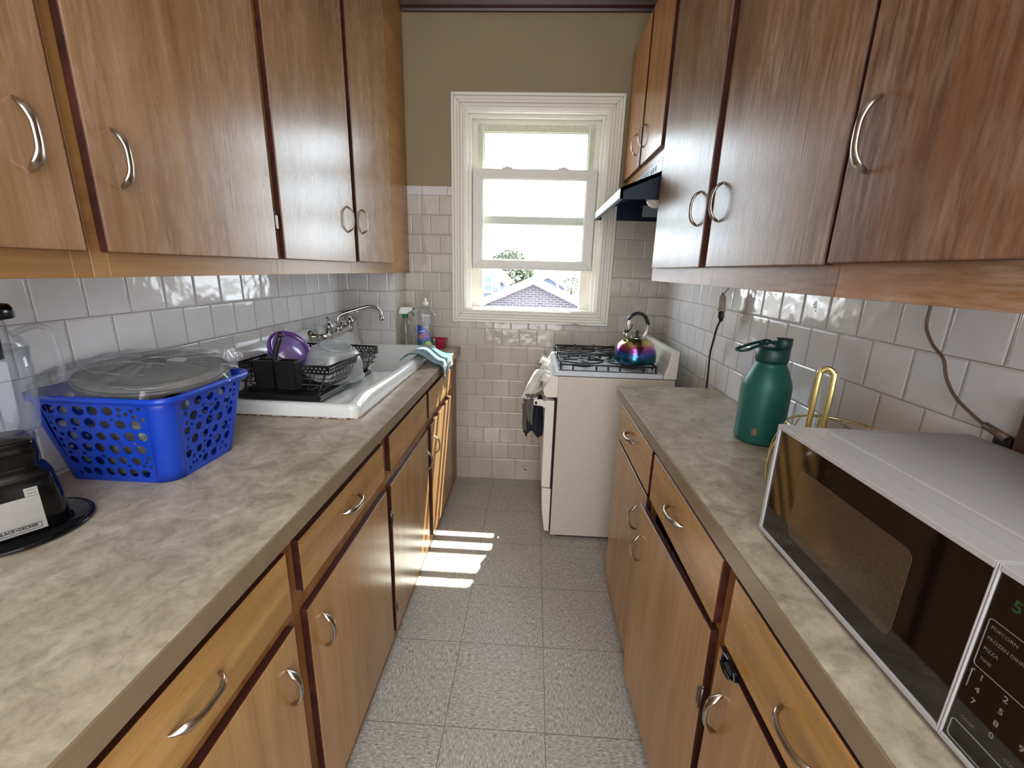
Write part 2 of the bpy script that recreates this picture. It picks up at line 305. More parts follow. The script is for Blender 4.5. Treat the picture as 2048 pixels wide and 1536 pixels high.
# ---------------------------------------------------------------- geometry
class MB:
    def __init__(s): s.bm = bmesh.new()
    def _merge(s, o, mat=0, smooth=False):
        for f in o.faces:
            f.material_index = mat if f.material_index == 0 else f.material_index
            if smooth: f.smooth = True
        me = bpy.data.meshes.new('tmp'); o.to_mesh(me); o.free(); s.bm.from_mesh(me); bpy.data.meshes.remove(me); return s
    def box(s, x0, x1, y0, y1, z0, z1, bev=0, mat=0, seg=2, xf=None, smooth=False):
        o = bmesh.new(); bmesh.ops.create_cube(o, size=1)
        for v in o.verts: v.co = Vector(((x0 + x1) / 2 + v.co.x * (x1 - x0), (y0 + y1) / 2 + v.co.y * (y1 - y0), (z0 + z1) / 2 + v.co.z * (z1 - z0)))
        if bev: bmesh.ops.bevel(o, geom=list(o.edges), offset=bev, segments=seg, affect='EDGES', profile=.5)
        if xf:
            for v in o.verts: v.co = xf @ v.co
        return s._merge(o, mat, smooth)
    def prism(s, pts, axis, a0, a1, mat=0, bev=0, xf=None, seg=2):
        """polygon pts in the other two axes (in x,y,z order), extruded along axis"""
        o = bmesh.new(); P = []
        for a in (a0, a1):
            row = []
            for p, q in pts:
                c = [p, q]; c.insert(axis, a); row.append(o.verts.new(c))
            P.append(row)
        n = len(pts); o.faces.new(P[0]); o.faces.new(list(reversed(P[1])))
        for i in range(n): o.faces.new((P[0][i], P[1][i], P[1][(i + 1) % n], P[0][(i + 1) % n]))
        bmesh.ops.recalc_face_normals(o, faces=o.faces)
        if bev: bmesh.ops.bevel(o, geom=list(o.edges), offset=bev, segments=seg, affect='EDGES', profile=.5)
        if xf:
            for v in o.verts: v.co = xf @ v.co
        return s._merge(o, mat)
    def lathe(s, prof, c=(0, 0, 0), seg=32, mat=0, sx=1, sy=1, n=2.0, xf=None, cap=True, smooth=True):
        """profile [(r,z)...] about z; n>2 squares the section"""
        o = bmesh.new(); rows = []
        for r, z in prof:
            row = []
            for k in range(seg):
                a = 2 * PI * k / seg; ca, sa = math.cos(a), math.sin(a)
                if n != 2.0:
                    q = (abs(ca) ** n + abs(sa) ** n) ** (-1 / n)
                else: q = 1
                row.append(o.verts.new((c[0] + r * sx * ca * q, c[1] + r * sy * sa * q, c[2] + z)))
            rows.append(row)
        for i in range(len(rows) - 1):
            for k in range(seg):
                k2 = (k + 1) % seg
                o.faces.new((rows[i][k], rows[i][k2], rows[i + 1][k2], rows[i + 1][k]))
        if cap:
            if prof[0][0] > 1e-6: o.faces.new(list(reversed(rows[0])))
            if prof[-1][0] > 1e-6: o.faces.new(rows[-1])
        bmesh.ops.remove_doubles(o, verts=o.verts, dist=1e-6)
        bmesh.ops.recalc_face_normals(o, faces=o.faces)
        if xf:
            for v in o.verts: v.co = xf @ v.co
        for f in o.faces: f.smooth = smooth
        return s._merge(o, mat)
    def tube(s, path, r, seg=8, mat=0, closed=False, flat=None, smooth=True, up=None):
        """round (or flattened: flat=(a,b) multipliers, up=reference) tube along a path; r may be a list"""
        o = bmesh.new(); P = [Vector(p) for p in path]; N = len(P); R = r if isinstance(r, (list, tuple)) else [r] * N
        rows = []; prev = None
        for i in range(N):
            if closed: d = P[(i + 1) % N] - P[i - 1]
            else: d = P[min(i + 1, N - 1)] - P[max(i - 1, 0)]
            d.normalize()
            if up is not None:
                u = Vector(up); u = (u - d * u.dot(d))
                if u.length < 1e-4: u = prev or d.orthogonal()
                u.normalize()
            elif prev is None: u = d.orthogonal().normalized()
            else:
                u = prev - d * prev.dot(d)
                u = u.normalized() if u.length > 1e-6 else d.orthogonal().normalized()
            prev = u; w = d.cross(u); row = []
            fa, fb = flat if flat else (1, 1)
            for k in range(seg):
                a = 2 * PI * k / seg
                row.append(o.verts.new(P[i] + u * (math.cos(a) * R[i] * fa) + w * (math.sin(a) * R[i] * fb)))
            rows.append(row)
        M_ = N if closed else N - 1
        for i in range(M_):
            for k in range(seg):
                k2 = (k + 1) % seg; j = (i + 1) % N
                o.faces.new((rows[i][k], rows[i][k2], rows[j][k2], rows[j][k]))
        if not closed: o.faces.new(list(reversed(rows[0]))); o.faces.new(rows[-1])
        bmesh.ops.recalc_face_normals(o, faces=o.faces)
        for f in o.faces: f.smooth = smooth
        return s._merge(o, mat)
    def cyl(s, p0, p1, r0, r1=None, seg=20, mat=0, smooth=True):
        return s.tube([p0, p1], [r0, r0 if r1 is None else r1], seg, mat, smooth=smooth)
    def grid(s, fn, nu, nv, mat=0, smooth=True, closed_u=False):
        o = bmesh.new(); V = [[o.verts.new(fn(i / nu, j / nv)) for j in range(nv + 1)] for i in range(nu + (0 if closed_u else 1))]
        for i in range(nu):
            i2 = (i + 1) % len(V)
            for j in range(nv): 
                f = o.faces.new((V[i][j], V[i2][j], V[i2][j + 1], V[i][j + 1])); f.smooth = smooth
        return s._merge(o, mat)
    def ball(s, c, r, mat=0, sub=2, sc=(1, 1, 1)):
        o = bmesh.new(); bmesh.ops.create_icosphere(o, subdivisions=sub, radius=1)
        for v in o.verts: v.co = Vector((c[0] + v.co.x * r * sc[0], c[1] + v.co.y * r * sc[1], c[2] + v.co.z * r * sc[2]))
        for f in o.faces: f.smooth = True
        return s._merge(o, mat)
    def mesh(s, me, xf=None, mat=0):
        o = bmesh.new(); o.from_mesh(me)
        if xf:
            for v in o.verts: v.co = xf(v.co)
        return s._merge(o, mat)
    def map(s, fn):
        for v in s.bm.verts: v.co = fn(v.co)
        return s
    def build(s, name, mats, parent=None, label=None, autosmooth=True, solid=0):
        me = bpy.data.meshes.new(name)
        off = OFF.get(parent.name, Vector()) if parent else Vector()
        if off.length:
            for v in s.bm.verts: v.co -= off
        s.bm.to_mesh(me); s.bm.free()
        for m in (mats if isinstance(mats, (list, tuple)) else [mats]): me.materials.append(m)
        o = bpy.data.objects.new(name, me); C.objects.link(o)
        if solid:
            md = o.modifiers.new('thickness', 'SOLIDIFY'); md.thickness = solid; md.offset = 0
        if parent: o.parent = parent; OFF[o.name] = off
        else: OFF[o.name] = Vector()
        if label: o['label'] = label
        return o
def tag(o, label, cat, group=None, kind=None):
    o['label'] = label; o['category'] = cat
    if group: o['group'] = group
    if kind: o['kind'] = kind
    return o
def thing(name, label, cat, loc=(0, 0, 0), group=None, rot=None, local=False):
    o = bpy.data.objects.new(name, None); C.objects.link(o); o.location = loc; o.empty_display_size = .05
    if rot: o.rotation_euler = rot
    OFF[o.name] = Vector() if local else Vector(loc)
    return tag(o, label, cat, group)
def struct(o, label=None):
    o['kind'] = 'structure'
    if label: o['label'] = label
    return o
def fill2d(outer, holes, thick=0.0):
    """flat sheet in XY with holes, as a mesh"""
    cu = bpy.data.curves.new('sheet', 'CURVE'); cu.dimensions = '2D'; cu.fill_mode = 'BOTH'; cu.extrude = thick / 2
    for loop in [outer] + holes:
        sp = cu.splines.new('POLY'); sp.points.add(len(loop) - 1); sp.use_cyclic_u = True
        for i, (x, y) in enumerate(loop): sp.points[i].co = (x, y, 0, 1)
    o = bpy.data.objects.new('sheet', cu); C.objects.link(o)
    dg = bpy.context.evaluated_depsgraph_get(); me = bpy.data.meshes.new_from_object(o.evaluated_get(dg))
    bpy.data.objects.remove(o); bpy.data.curves.remove(cu); return me
def circ(x, y, rx, ry=None, n=18):
    ry = ry or rx
    return [(x + rx * math.cos(2 * PI * k / n), y + ry * math.sin(2 * PI * k / n)) for k in range(n)]
def text_mesh(body, size, align='LEFT', bold=0.0, xs=1.0):
    cu = bpy.data.curves.new('txt', 'FONT'); cu.body = body; cu.size = size; cu.align_x = align; cu.align_y = 'BOTTOM_BASELINE' if False else 'BOTTOM'
    cu.offset = bold; cu.extrude = 0.00012; cu.resolution_u = 3
    o = bpy.data.objects.new('txt', cu); C.objects.link(o)
    dg = bpy.context.evaluated_depsgraph_get(); me = bpy.data.meshes.new_from_object(o.evaluated_get(dg))
    bpy.data.objects.remove(o); bpy.data.curves.remove(cu)
    for v in me.vertices: v.co.x *= xs
    return me
def frame_xf(origin, right, up):
    o = Vector(origin); r = Vector(right).normalized(); u = Vector(up).normalized(); n = r.cross(u)
    return lambda c: o + r * c.x + u * c.y + n * c.z
def inpoly(x, y, poly):
    c = False; j = len(poly) - 1
    for i in range(len(poly)):
        xi, yi = poly[i]; xj, yj = poly[j]
        if (yi > y) != (yj > y) and x < (xj - xi) * (y - yi) / (yj - yi) + xi: c = not c
        j = i
    return c
def sm(a, b, x):
    t_ = max(0.0, min(1.0, (x - a) / (b - a))); return t_ * t_ * (3 - 2 * t_)
def lerp(a, b, t_): return a + (b - a) * t_
def spline(pts, n=8):
    P = [Vector(p) for p in pts]; P = [P[0] * 2 - P[1]] + P + [P[-1] * 2 - P[-2]]; out = []
    for i in range(1, len(P) - 2):
        for k in range(n):
            u = k / n; a, b, c, d = P[i - 1:i + 3]
            out.append(.5 * ((2 * b) + (c - a) * u + (2 * a - 5 * b + 4 * c - d) * u * u + (3 * b - a - 3 * c + d) * u ** 3))
    out.append(P[-2]); return out
SKY, SUN, FILL, FILL2 = 12.0, 38.0, 66.0, 10.0
# ---------------------------------------------------------------- the room
XL, XR, YB, YF, ZC = -1.03, .768, 2.605, -3.2, 2.75
WX0, WX1, WZ0, WZ1 = -.405, .365, 1.085, 2.17
m = MB(); m.box(XL - .12, XR + .9, YF, YB + .12, -.08, 0); struct(m.build('floor', M['floor']), 'speckled beige vinyl tile floor in the narrow aisle')
m = MB(); m.box(XL - .12, XR + .9, YF, YB + .12, ZC, ZC + .1); struct(m.build('ceiling', M['ceiling']), 'white ceiling')
m = MB(); m.box(XL - .12, XL, -.3, YB + .12, 0, ZC, mat=0); m.box(XL - .12, XL, YF, -.3, 0, ZC, mat=1)
struct(m.build('wall_left', [M['tile_l'], M['paint']]), 'white tiled wall behind the sink')
m = MB(); m.box(XR, XR + .12, -.3, YB, 0, ZC, mat=0); m.box(XR + .8, XR + .92, YF, -.3, 0, ZC, mat=1); m.box(XR + .12, XR + .92, -.42, -.3, 0, ZC, mat=1)
for cy_, cz_, r_ in ((1.226, 1.266, .006), (1.229, 1.275, .007), (1.222, 1.255, .0035), (1.236, 1.271, .003)):
    m.prism([(cy_ + r_ * k_ * math.cos(a_), cz_ + r_ * k_ * math.sin(a_)) for a_, k_ in ((0, 1), (.9, .7), (1.9, 1.1), (2.8, .8), (3.8, 1), (5, .75))], 0, XR - .0006, XR + .001, mat=2)
struct(m.build('wall_right', [M['tile_r'], M['paint'], M['lam_edge']]), 'white tiled wall behind the microwave')
m = MB(); m.box(XL - .12, XR + .92, YF - .1, YF, 0, ZC); struct(m.build('wall_front', M['paint']), 'cream wall behind the camera')
m = MB()
for x0, x1, z0, z1 in ((XL - .12, WX0, 0, ZC), (WX1, XR + .12, 0, ZC), (WX0, WX1, 0, WZ0), (WX0, WX1, WZ1, ZC)): m.box(x0, x1, YB, YB + .12, z0, z1)
T0 = YB - .011
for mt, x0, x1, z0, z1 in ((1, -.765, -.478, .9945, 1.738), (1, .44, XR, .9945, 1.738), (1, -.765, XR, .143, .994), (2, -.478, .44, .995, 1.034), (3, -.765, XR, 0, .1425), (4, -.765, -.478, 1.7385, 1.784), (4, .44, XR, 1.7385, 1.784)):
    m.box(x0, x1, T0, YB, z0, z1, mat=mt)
# chipped glaze near the floor
ch = bmesh.new()
for cx, cz, r in ((-.012, .072, .007), (-.02, .092, .0035), (-.034, .094, .003), (-.008, .1, .004), (-.045, .086, .002), (-.003, .066, .004)):
    m.prism([(cx + r * k * math.cos(a), cz + r * k * .8 * math.sin(a)) for a, k in ((0, 1), (.9, .7), (1.9, 1.1), (2.8, .8), (3.8, 1), (5, .75))], 1, T0 - .0006, T0 + .001, mat=5)
ch.free()
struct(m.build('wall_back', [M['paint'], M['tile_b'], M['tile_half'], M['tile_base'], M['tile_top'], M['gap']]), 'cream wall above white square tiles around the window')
m = MB(); m.box(XL, -.765, 2.365, YB, 0, ZC, mat=0)
for f in m.bm.faces:
    if f.normal.x > .5: f.material_index = 1
struct(m.build('wall_corner', [M['tile_pier'], M['tile_side']]), 'tiled wall return at the far end of the sink')
def crown(name, along, a0, a1, w, lab):
    pts = [(0, 2.612), (-.014, 2.612), (-.018, 2.622), (-.030, 2.632), (-.034, 2.648), (-.046, 2.656), (-.046, 2.672), (0, 2.672)]
    m = MB()
    if along == 'x': m.prism([(YB + p, q) for p, q in pts], 0, a0, a1)
    else: m.prism([(w + p, q) for p, q in pts], 1, a0, a1)
    struct(m.build(name, M['crown']), lab)
crown('trim_1', 'x', -.735, XR, 0, 'dark brown picture rail across the top of the back wall')
crown('trim_2', 'y', 2.48 - .6, YB - .047, XR, 'dark brown picture rail above the stove cabinet')

# ---------------------------------------------------------------- window
W = bpy.data.objects.new('window_1', None); C.objects.link(W); W.location = (-.02, YB, WZ0); OFF['window_1'] = Vector(W.location); struct(W, 'white double hung window raised partly open')
def ring(m, x0, x1, z0, z1, w, y0, y1, bev=.002, mat=0, wb=None, wt=None):
    wb = w if wb is None else wb; wt = w if wt is None else wt
    for sx in (0, 1):
        pts = [(x0, z0), (x0 + w, z0 + wb), (x0 + w, z1 - wt), (x0, z1)] if sx == 0 else [(x1, z0), (x1, z1), (x1 - w, z1 - wt), (x1 - w, z0 + wb)]
        m.prism(pts, 1, y0, y1, mat=mat, bev=bev)
    m.prism([(x0, z1), (x0 + w, z1 - wt), (x1 - w, z1 - wt), (x1, z1)], 1, y0, y1, mat=mat, bev=bev)
    m.prism([(x0, z0), (x1, z0), (x1 - w, z0 + wb), (x0 + w, z0 + wb)], 1, y0, y1, mat=mat, bev=bev)
m = MB()
cx0, cx1, cz0, cz1 = -.48, .442, 1.034, 2.243
o_ = 0
for w, y, b in ((.014, 2.566, .003), (.016, 2.577, .003), (.016, 2.571, .005), (.016, 2.580, .003), (.012, 2.576, .003), (.006, 2.583, .001)):
    ring(m, cx0 + o_, cx1 - o_, cz0 + o_, cz1 - o_, w, y, YB + .0005, b); o_ += w
for x in (-.412, .372): m.ball((x, 2.578, 2.135), .006, sc=(.8, .5, 1.6))
m.build('casing', M['sill_trim'], W)
m = MB(); ring(m, WX0, WX1, WZ0, WZ1, .012, YB - .012, YB + .12, .001)
ring(m, WX0 + .012, WX1 - .012, WZ0 + .008, WZ1 - .012, .018, 2.628, 2.643, .002, wb=.006)
ring(m, WX0 + .012, WX1 - .012, WZ0 + .008, WZ1 - .012, .045, 2.676, 2.683, .001, wb=.01, wt=.03)
m.box(WX0 + .03, WX1 - .03, 2.63, 2.70, 1.085, 1.118, .003); m.box(WX0 + .012, WX1 - .012, 2.645, 2.725, 1.078, 1.1, .003)
for sx in (-1, 1):
    xc = -.02 + sx * .329
    m.box(xc - .03, xc + .03, 2.684, 2.71, 1.1, 1.62, .003); m.box(xc - sx * .03 - .004, xc - sx * .03 + .004, 2.68, 2.72, 1.1, 2.12, .001)
m.box(WX0 + .012, WX1 - .012, 2.684, 2.72, 2.125, 2.16, .002); m.box(WX0 + .05, WX1 - .05, 2.70, 2.722, 2.10, 2.13, .002)
m.build('jamb', M['white_trim'], W)
def sash(name, z0, z1, y0, y1, mat, wb, wt, side, tabs):
    m = MB(); x0, x1 = -.371, .331
    ring(m, x0, x1, z0, z1, side, y0, y1, .002, wb=wb, wt=wt)
    ring(m, x0 + side - .001, x1 - side + .001, z0 + wb - .001, z1 - wt + .001, .006, y0 + .008, y1 - .006, .001)
    m.box(x0, x1, y0 - .006, y0 + .004, z0, z0 + .009, .002)
    for tx in tabs: m.box(tx - .03, tx + .03, y0 + .003, y1 - .003, z1 - .001, z1 + .008, .003); m.box(tx - .014, tx + .014, y0 + .006, y1 - .006, z1 + .008, z1 + .013, .002)
    s = m.build(name, mat, W)
    m = MB(); yc = (y0 + y1) / 2; m.box(x0 + side, x1 - side, yc - .0015, yc + .0015, z0 + wb, z1 - wt); m.build('pane', M['pane'], s)
sash('lower_sash', 1.343, 1.892, 2.646, 2.674, M['sash'], .054, .05, .055, (-.175, .14))
sash('upper_sash', 1.60, 2.128, 2.686, 2.712, M['storm'], .045, .04, .056, (-.185, .13))

# ---------------------------------------------------------------- cabinets
def pull(m, p, n, a, L=.097, s=1.0):
    """bow pull with pointed feet; p on the face, n outward, a along"""
    p = Vector(p); n = Vector(n); a = Vector(a); w = n.cross(a)
    rows = []; K = 34
    for i in range(K + 1):
        t_ = -1 + 2 * i / K; q = abs(t_)
        top = .0275 * max(0, 1 - q ** 2.8) ** .62 + .0005
        bot = 0 if q > .85 else min(top - .0012, .0208 * (1 - (q / .85) ** 2.6) ** .65)
        wd = lerp(.0058, .0084, sm(.3, .72, q)) * (1 if q < .76 else 1 - .9 * (q - .76) / .24)
        rows.append((p + a * (t_ * L / 2), top, bot, wd))
    def fn(u, v):
        c, top, bot, wd = rows[min(K, int(round(u * K)))]; an = 2 * PI * v
        return c + n * ((top + bot) / 2 + math.cos(an) * (top - bot) / 2) * s + w * math.sin(an) * wd
    m.grid(fn, K, 10)
def front(parent, name, sg, xf, y0, y1, z0, z1, mat, handle=None, sag=0, ajar=0, hy=None, th=.018, hinges=(), lab=None, bev=.0025):
    m = MB(); xo = xf + sg * th
    m.box(min(xf, xo) + .0004, max(xf, xo), y0, y1, z0, z1, bev, seg=2)
    m.bm.normal_update()
    for f in m.bm.faces: f.material_index = 0 if f.normal.x * sg > .75 else 1
    pv = Vector((xf, y0 if hy == 'near' else y1, z1))
    R_ = Matrix.Translation(pv) @ Matrix.Rotation(ajar, 4, 'Z') @ Matrix.Rotation(sag, 4, 'X') @ Matrix.Translation(-pv)
    if sag or ajar: m.map(lambda c: R_ @ c)
    o = m.build(name, [mat, M['edge']], parent, lab)
    if handle:
        hm = MB(); y, z, d, L = handle
        pull(hm, (xo, y, z), (sg, 0, 0), (0, 0, 1) if d == 'v' else (0, 1, 0), L)
        if sag or ajar: hm.map(lambda c: R_ @ c)
        hm.build('handle', M['pull'], o)
    for y, z in hinges:
        h = MB(); h.cyl((xo - sg * .004, y, z - .024), (xo - sg * .004, y, z + .024), .0045, seg=10); h.box(xo - .0085 if sg > 0 else xo - .002, xo + .002 if sg > 0 else xo + .0085, y - .003, y + .009, z - .018, z + .018, .001)
        for dz in (-.026, .026): h.ball((xo - sg * .004, y, z + dz), .005, sub=1)
        h.build('hinge', M['hinge'], o)
    return o
def carcass(parent, sg, xf, xw, y0, y1, z0, z1, openings, mat, top=True, ends=.016, floor_z=None, extra=()):
    m = MB()
    for e in extra: m.box(*e, .0006, seg=1)
    xi = xf - sg * .02; a, b = min(xf, xi), max(xf, xi)
    ys = sorted({y0, y1} | {v for o in openings for v in o[:2]}); zs = sorted({z0, z1} | {v for o in openings for v in o[2:]})
    # face frame: rails run between stiles, each a board with its own seam
    cells = {}
    for i in range(len(ys) - 1):
        for j in range(len(zs) - 1):
            yc, zc = (ys[i] + ys[i + 1]) / 2, (zs[j] + zs[j + 1]) / 2
            if not any(o[0] < yc < o[1] and o[2] < zc < o[3] for o in openings): cells[i, j] = 1
    for i in range(len(ys) - 1):
        j = 0
        while j < len(zs) - 1:
            if (i, j) in cells:
                k = j
                while (i, k + 1) in cells: k += 1
                m.box(a, b, ys[i], ys[i + 1], zs[j], zs[k + 1], .0006, seg=1); j = k + 1
            else: j += 1
    lo, hi = min(xi, xw), max(xi, xw)
    m.box(lo, hi, y0, y0 + ends, z0, z1, mat=0); m.box(lo, hi, y1 - ends, y1, z0, z1, mat=0)
    zb = z0 if floor_z is None else floor_z
    m.box(lo, hi, y0 + ends, y1 - ends, zb, zb + .016, mat=1)
    if top: m.box(lo, hi, y0 + ends, y1 - ends, z1 - .016, z1, mat=1)
    bx = (xw, xw + sg * .006); m.box(min(bx), max(bx), y0 + ends, y1 - ends, zb + .016, z1 - (.016 if top else 0), mat=1)
    return m.build('frame', [mat, M['inside']], parent)
def op(f, e=.012): return (f[0] + e, f[1] - e, f[2] + e, f[3] - e)
UG, BG = 'wooden wall cabinets', 'wooden base cabinets'
# upper left run
LX, LW, ZT = -.738, XL + .002, 2.74
def upper_left(y0, y1, doors, label):
    t_ = thing('wall_cabinet', label, 'cabinet', (LX, (y0 + y1) / 2, 1.31), UG)
    carcass(t_, 1, LX, LW, y0 + .0005, y1 - .0005, 1.31, ZT, [op(d[0]) for d in doors], M['frame'])
    for f, h, hg, mt in doors: front(t_, 'door', 1, LX, *f, M[mt], h, hinges=hg)
upper_left(-.25, .707, [((.12, .688, 1.352, 2.68), (.63, 1.505, 'v', .097), (), 'up_door')], 'nearest wall cabinet above the blender, its single door cut by the photo edge')
upper_left(.707, 1.244, [((.725, 1.224, 1.352, 2.68), (.771, 1.506, 'v', .097), ((1.229, 1.452),), 'up_door')], 'single door wall cabinet with handle low on its left, above the blue basket')
upper_left(1.244, 2.603, [((1.262, 1.770, 1.354, 2.68), (1.708, 1.51, 'v', .097), (), 'up_door'), ((1.806, 2.25, 1.358, 2.68), (1.853, 1.516, 'v', .097), (), 'up_door')], 'double door wall cabinet above the sink, its two handles side by side')
# upper right run
RX, RW, ZR = .48, XR - .002, 2.47
def upper_right(y0, y1, z0, doors, label, mt):
    t_ = thing('wall_cabinet', label, 'cabinet', (RX, (y0 + y1) / 2, z0), UG)
    carcass(t_, -1, RX, RW, y0 + .0005, y1 - .0005, z0, ZR, [op(d[0]) for d in doors], M[mt])
    for f, h, hg, m2, th in doors: front(t_, 'door', -1, RX, *f, M[m2], h, hinges=hg, th=th)
upper_right(.727, 1.8405, 1.313, [((1.287, 1.79, 1.362, 2.43), (1.340, 1.524, 'v', .097), (), 'up_worn', .018), ((.742, 1.236, 1.362, 2.43), (1.190, 1.52, 'v', .097), (), 'up_worn', .018)], 'worn double door wall cabinet on the right above the teal bottle', 'frame_worn')
upper_right(-.25, .7265, 1.313, [((.16, .732 - .008, 1.364, 2.43), (.678, 1.533, 'v', .1), (), 'up_scuffed', .024)], 'nearest right wall cabinet above the microwave with heavily scuffed varnish', 'frame_worn')
upper_right(1.841, 2.594, 1.78, [((1.835 + .01, 2.18, 1.817, 2.43), (2.145, 1.93, 'v', .097), (), 'up_warm', .018), ((2.212, 2.57, 1.819, 2.43), (2.288, 1.93, 'v', .097), (), 'up_warm', .018)], 'short orange toned wall cabinet above the range hood', 'up_warm')
# lower left run
BX, DZ0, DZ1, WZ_0, WZ_1 = -.465, .064, .642, .688, .812
def lower_left(y0, y1, fr, label, top=True):
    t_ = thing('base_cabinet', label, 'cabinet', (BX, (y0 + y1) / 2, 0), BG)
    far = y1 > 2.3
    carcass(t_, 1, BX, LW, y0 + .0005, (2.362 if far else y1) - .0005, 0, .8385, [op(f[1]) for f in fr], M['low_frame'], top=top, floor_z=.05, extra=[(BX - .02, BX, 2.362, y1 - .012, 0, .8385)] if far else ())
    for kind, f, kw in fr: front(t_, kind, 1, BX, *f, M['low_draw' if kind == 'drawer' else 'low_door'], **kw)
lower_left(-.25, .70, [('drawer', (.12, .678, .684, .815), dict(handle=(.441, .751, 'h', .097))), ('door', (.20, .678, DZ0, .648), dict(handle=(.636, .541, 'v', .09)))], 'nearest left base cabinet under the blender, drawer and door')
lower_left(.70, 1.245, [('drawer', (.722, 1.215, WZ_0 + .004, .81), dict(handle=(.966, .75, 'h', .097))), ('door', (.726, 1.226, DZ0, .642), dict(handle=(.781, .537, 'v', .093)))], 'left base cabinet with one handled drawer and door in front of the sink')
lower_left(1.245, 2.603, [('drawer', (1.274, 1.768, WZ_0, .812), {}), ('drawer', (1.806, 2.33, WZ_0, .808), {}),
    ('door', (1.268, 1.812, DZ0, .642), dict(handle=(1.772, .51, 'v', .095), sag=-math.radians(1.5), ajar=-math.radians(-.9), hy='near', hinges=((1.266, .52), (1.266, .16)))),
    ('door', (1.838, 2.33, DZ0, .642), dict(handle=(1.898, .52, 'v', .093)))], 'sink base cabinet with plain drawer fronts and two doors by the window wall', top=False)
# lower right run
QX = .378
def lower_right(y0, y1, fr, label):
    t_ = thing('base_cabinet', label, 'cabinet', (QX, (y0 + y1) / 2, 0), BG)
    carcass(t_, -1, QX, RW, y0 + .0005, y1 - .0005, 0, .8505, [op(f[1]) for f in fr], M['low_frame'], floor_z=.05)
    for kind, f, kw in fr: front(t_, kind, -1, QX, *f, M['low_draw' if kind == 'drawer' else 'low_door'], **kw)
    return t_
lower_right(.664, 1.66, [('drawer', (1.172, 1.625, .706, .846), dict(handle=(1.418, .788, 'h', .105))), ('drawer', (.688, 1.148, .706, .846), dict(handle=(.93, .785, 'h', .097))),
    ('door', (1.174, 1.635, DZ0, .694), dict(handle=(1.256, .575, 'v', .09))),
    ('door', (.69, 1.19, DZ0 + .012, .688), dict(handle=(1.15, .56, 'v', .09), sag=-math.radians(2.4), ajar=math.radians(1.6), hy='near', hinges=((.686, .53), (.686, .2))))], 'right base cabinet beside the stove, its nearer door hanging ajar')
near_right = lower_right(-.25, .664, [('drawer', (.10, .64, .712, .846), dict(handle=(.425, .779, 'h', .097))), ('door', (.14, .65, DZ0, .694), dict(handle=(.61, .583, 'v', .09)))], 'nearest right base cabinet under the microwave, with torn door corner')
# worktops
def worktop(rects, z0, z1, edge, label, cut):
    m = MB()
    for x0, x1, y0, y1 in rects: m.box(x0, x1, y0, y1, z0, z1)
    m.box(*edge, z0 - .002, z1 - .0008, .0006, mat=1, seg=1)
    return tag(m.build('worktop', [M['laminate'], M['lam_edge']]), label, 'countertop')
worktop([(XL + .001, -.44, -.25, 1.25), (-.556, -.44, 1.25, 2.59), (-.764, -.556, 2.34, 2.59)], .84, .878, (-.44, -.437, -.25, 2.59), 'mottled beige laminate worktop on the left around the sink', None)
worktop([(.365, XR - .001, -.25, 1.75)], .852, .89, (.362, .365, -.25, 1.75), 'mottled beige laminate worktop on the right under the microwave', None)
# a snapped catch stuck in the gap above the nearest right door
m = MB(); m.prism([(.57, .70), (.578, .712), (.60, .716), (.618, .712), (.622, .70), (.605, .692), (.585, .690)], 0, .350, .3595, bev=.002)
m.tube(spline([(.352, .612, .703), (.344, .605, .708), (.342, .59, .705), (.347, .578, .698)], 5), .0035, 8)
m.build('catch', M['gloss_black'], near_right, 'black plastic door catch')
# ---------------------------------------------------------------- sink
SX0, SX1, SY0, SY1, SZ = -1.027, -.53, 1.237, 2.36, .878
def rbox(x, y, x0, x1, y0, y1, r):
    dx = max(x0 + r - x, 0, x - (x1 - r)); dy = max(y0 + r - y, 0, y - (y1 - r))
    inside = min(x - x0, x1 - x, y - y0, y1 - y)
    if dx > 0 and dy > 0: return r - math.hypot(dx, dy)
    return inside
def sink_h(x, y):
    df, dn, de, db = SX1 - x, y - SY0, SY1 - y, x - SX0
    slope = lerp(.909, .893, sm(1.27, 1.8, y))
    h = slope + .0022 * math.cos((y * 1.0 + x * 2.2) * 46) * sm(.10, .2, db) * sm(.06, .12, df) * sm(.08, .2, dn) * sm(1.86, 1.76, y)
    bump = lambda d, w, q: max(0, 1 - ((d - w) / q) ** 2)
    h += max(lerp(.016, .032, sm(0, .14, dn)) * bump(df, .026, .032), .030 * bump(de, .024, .03) * sm(.02, .09, db), .0150 * (1 - sm(.018, .048, dn)))
    bs = rbox(x, y, -.945, -.60, 1.815, 2.312, .07)
    if bs > -.012: h = lerp(h, .715 + .006 * sm(.0, .15, abs(x + .77)), sm(-.012, .055, bs))
    # back splash with a cove below and a rounded top
    top = 1.062 - .02 * (1 - sm(0, .10, dn)) ** 2
    up = 1 - sm(.040, .075, db)
    h = max(h, lerp(h, top, up)) if up > 0 else h
    if db < .04: h = top
    ed = min(df, dn, de if db > .05 else 9)
    if ed < .016: h -= .014 * (1 - math.sqrt(max(0, 1 - (1 - ed / .016) ** 2)))
    return h
xs = [SX0, SX0 + .002] + [SX0 + .01 + .008 * i for i in range(11)] + [lerp(SX0 + .10, SX1 - .075, (i + 1) / 34) for i in range(34)] + [SX1 - .075 + .0046 * i for i in range(1, 16)] + [SX1 - .003, SX1 - .001, SX1]
ys = [SY0, SY0 + .001, SY0 + .003, SY0 + .006, SY0 + .010, SY0 + .016, SY0 + .025] + [lerp(SY0 + .035, 1.78, i / 44) for i in range(45)] + [lerp(1.787, 2.30, i / 60) for i in range(61)] + [2.31 + .005 * i for i in range(8)] + [2.352, 2.356, 2.359, SY1]
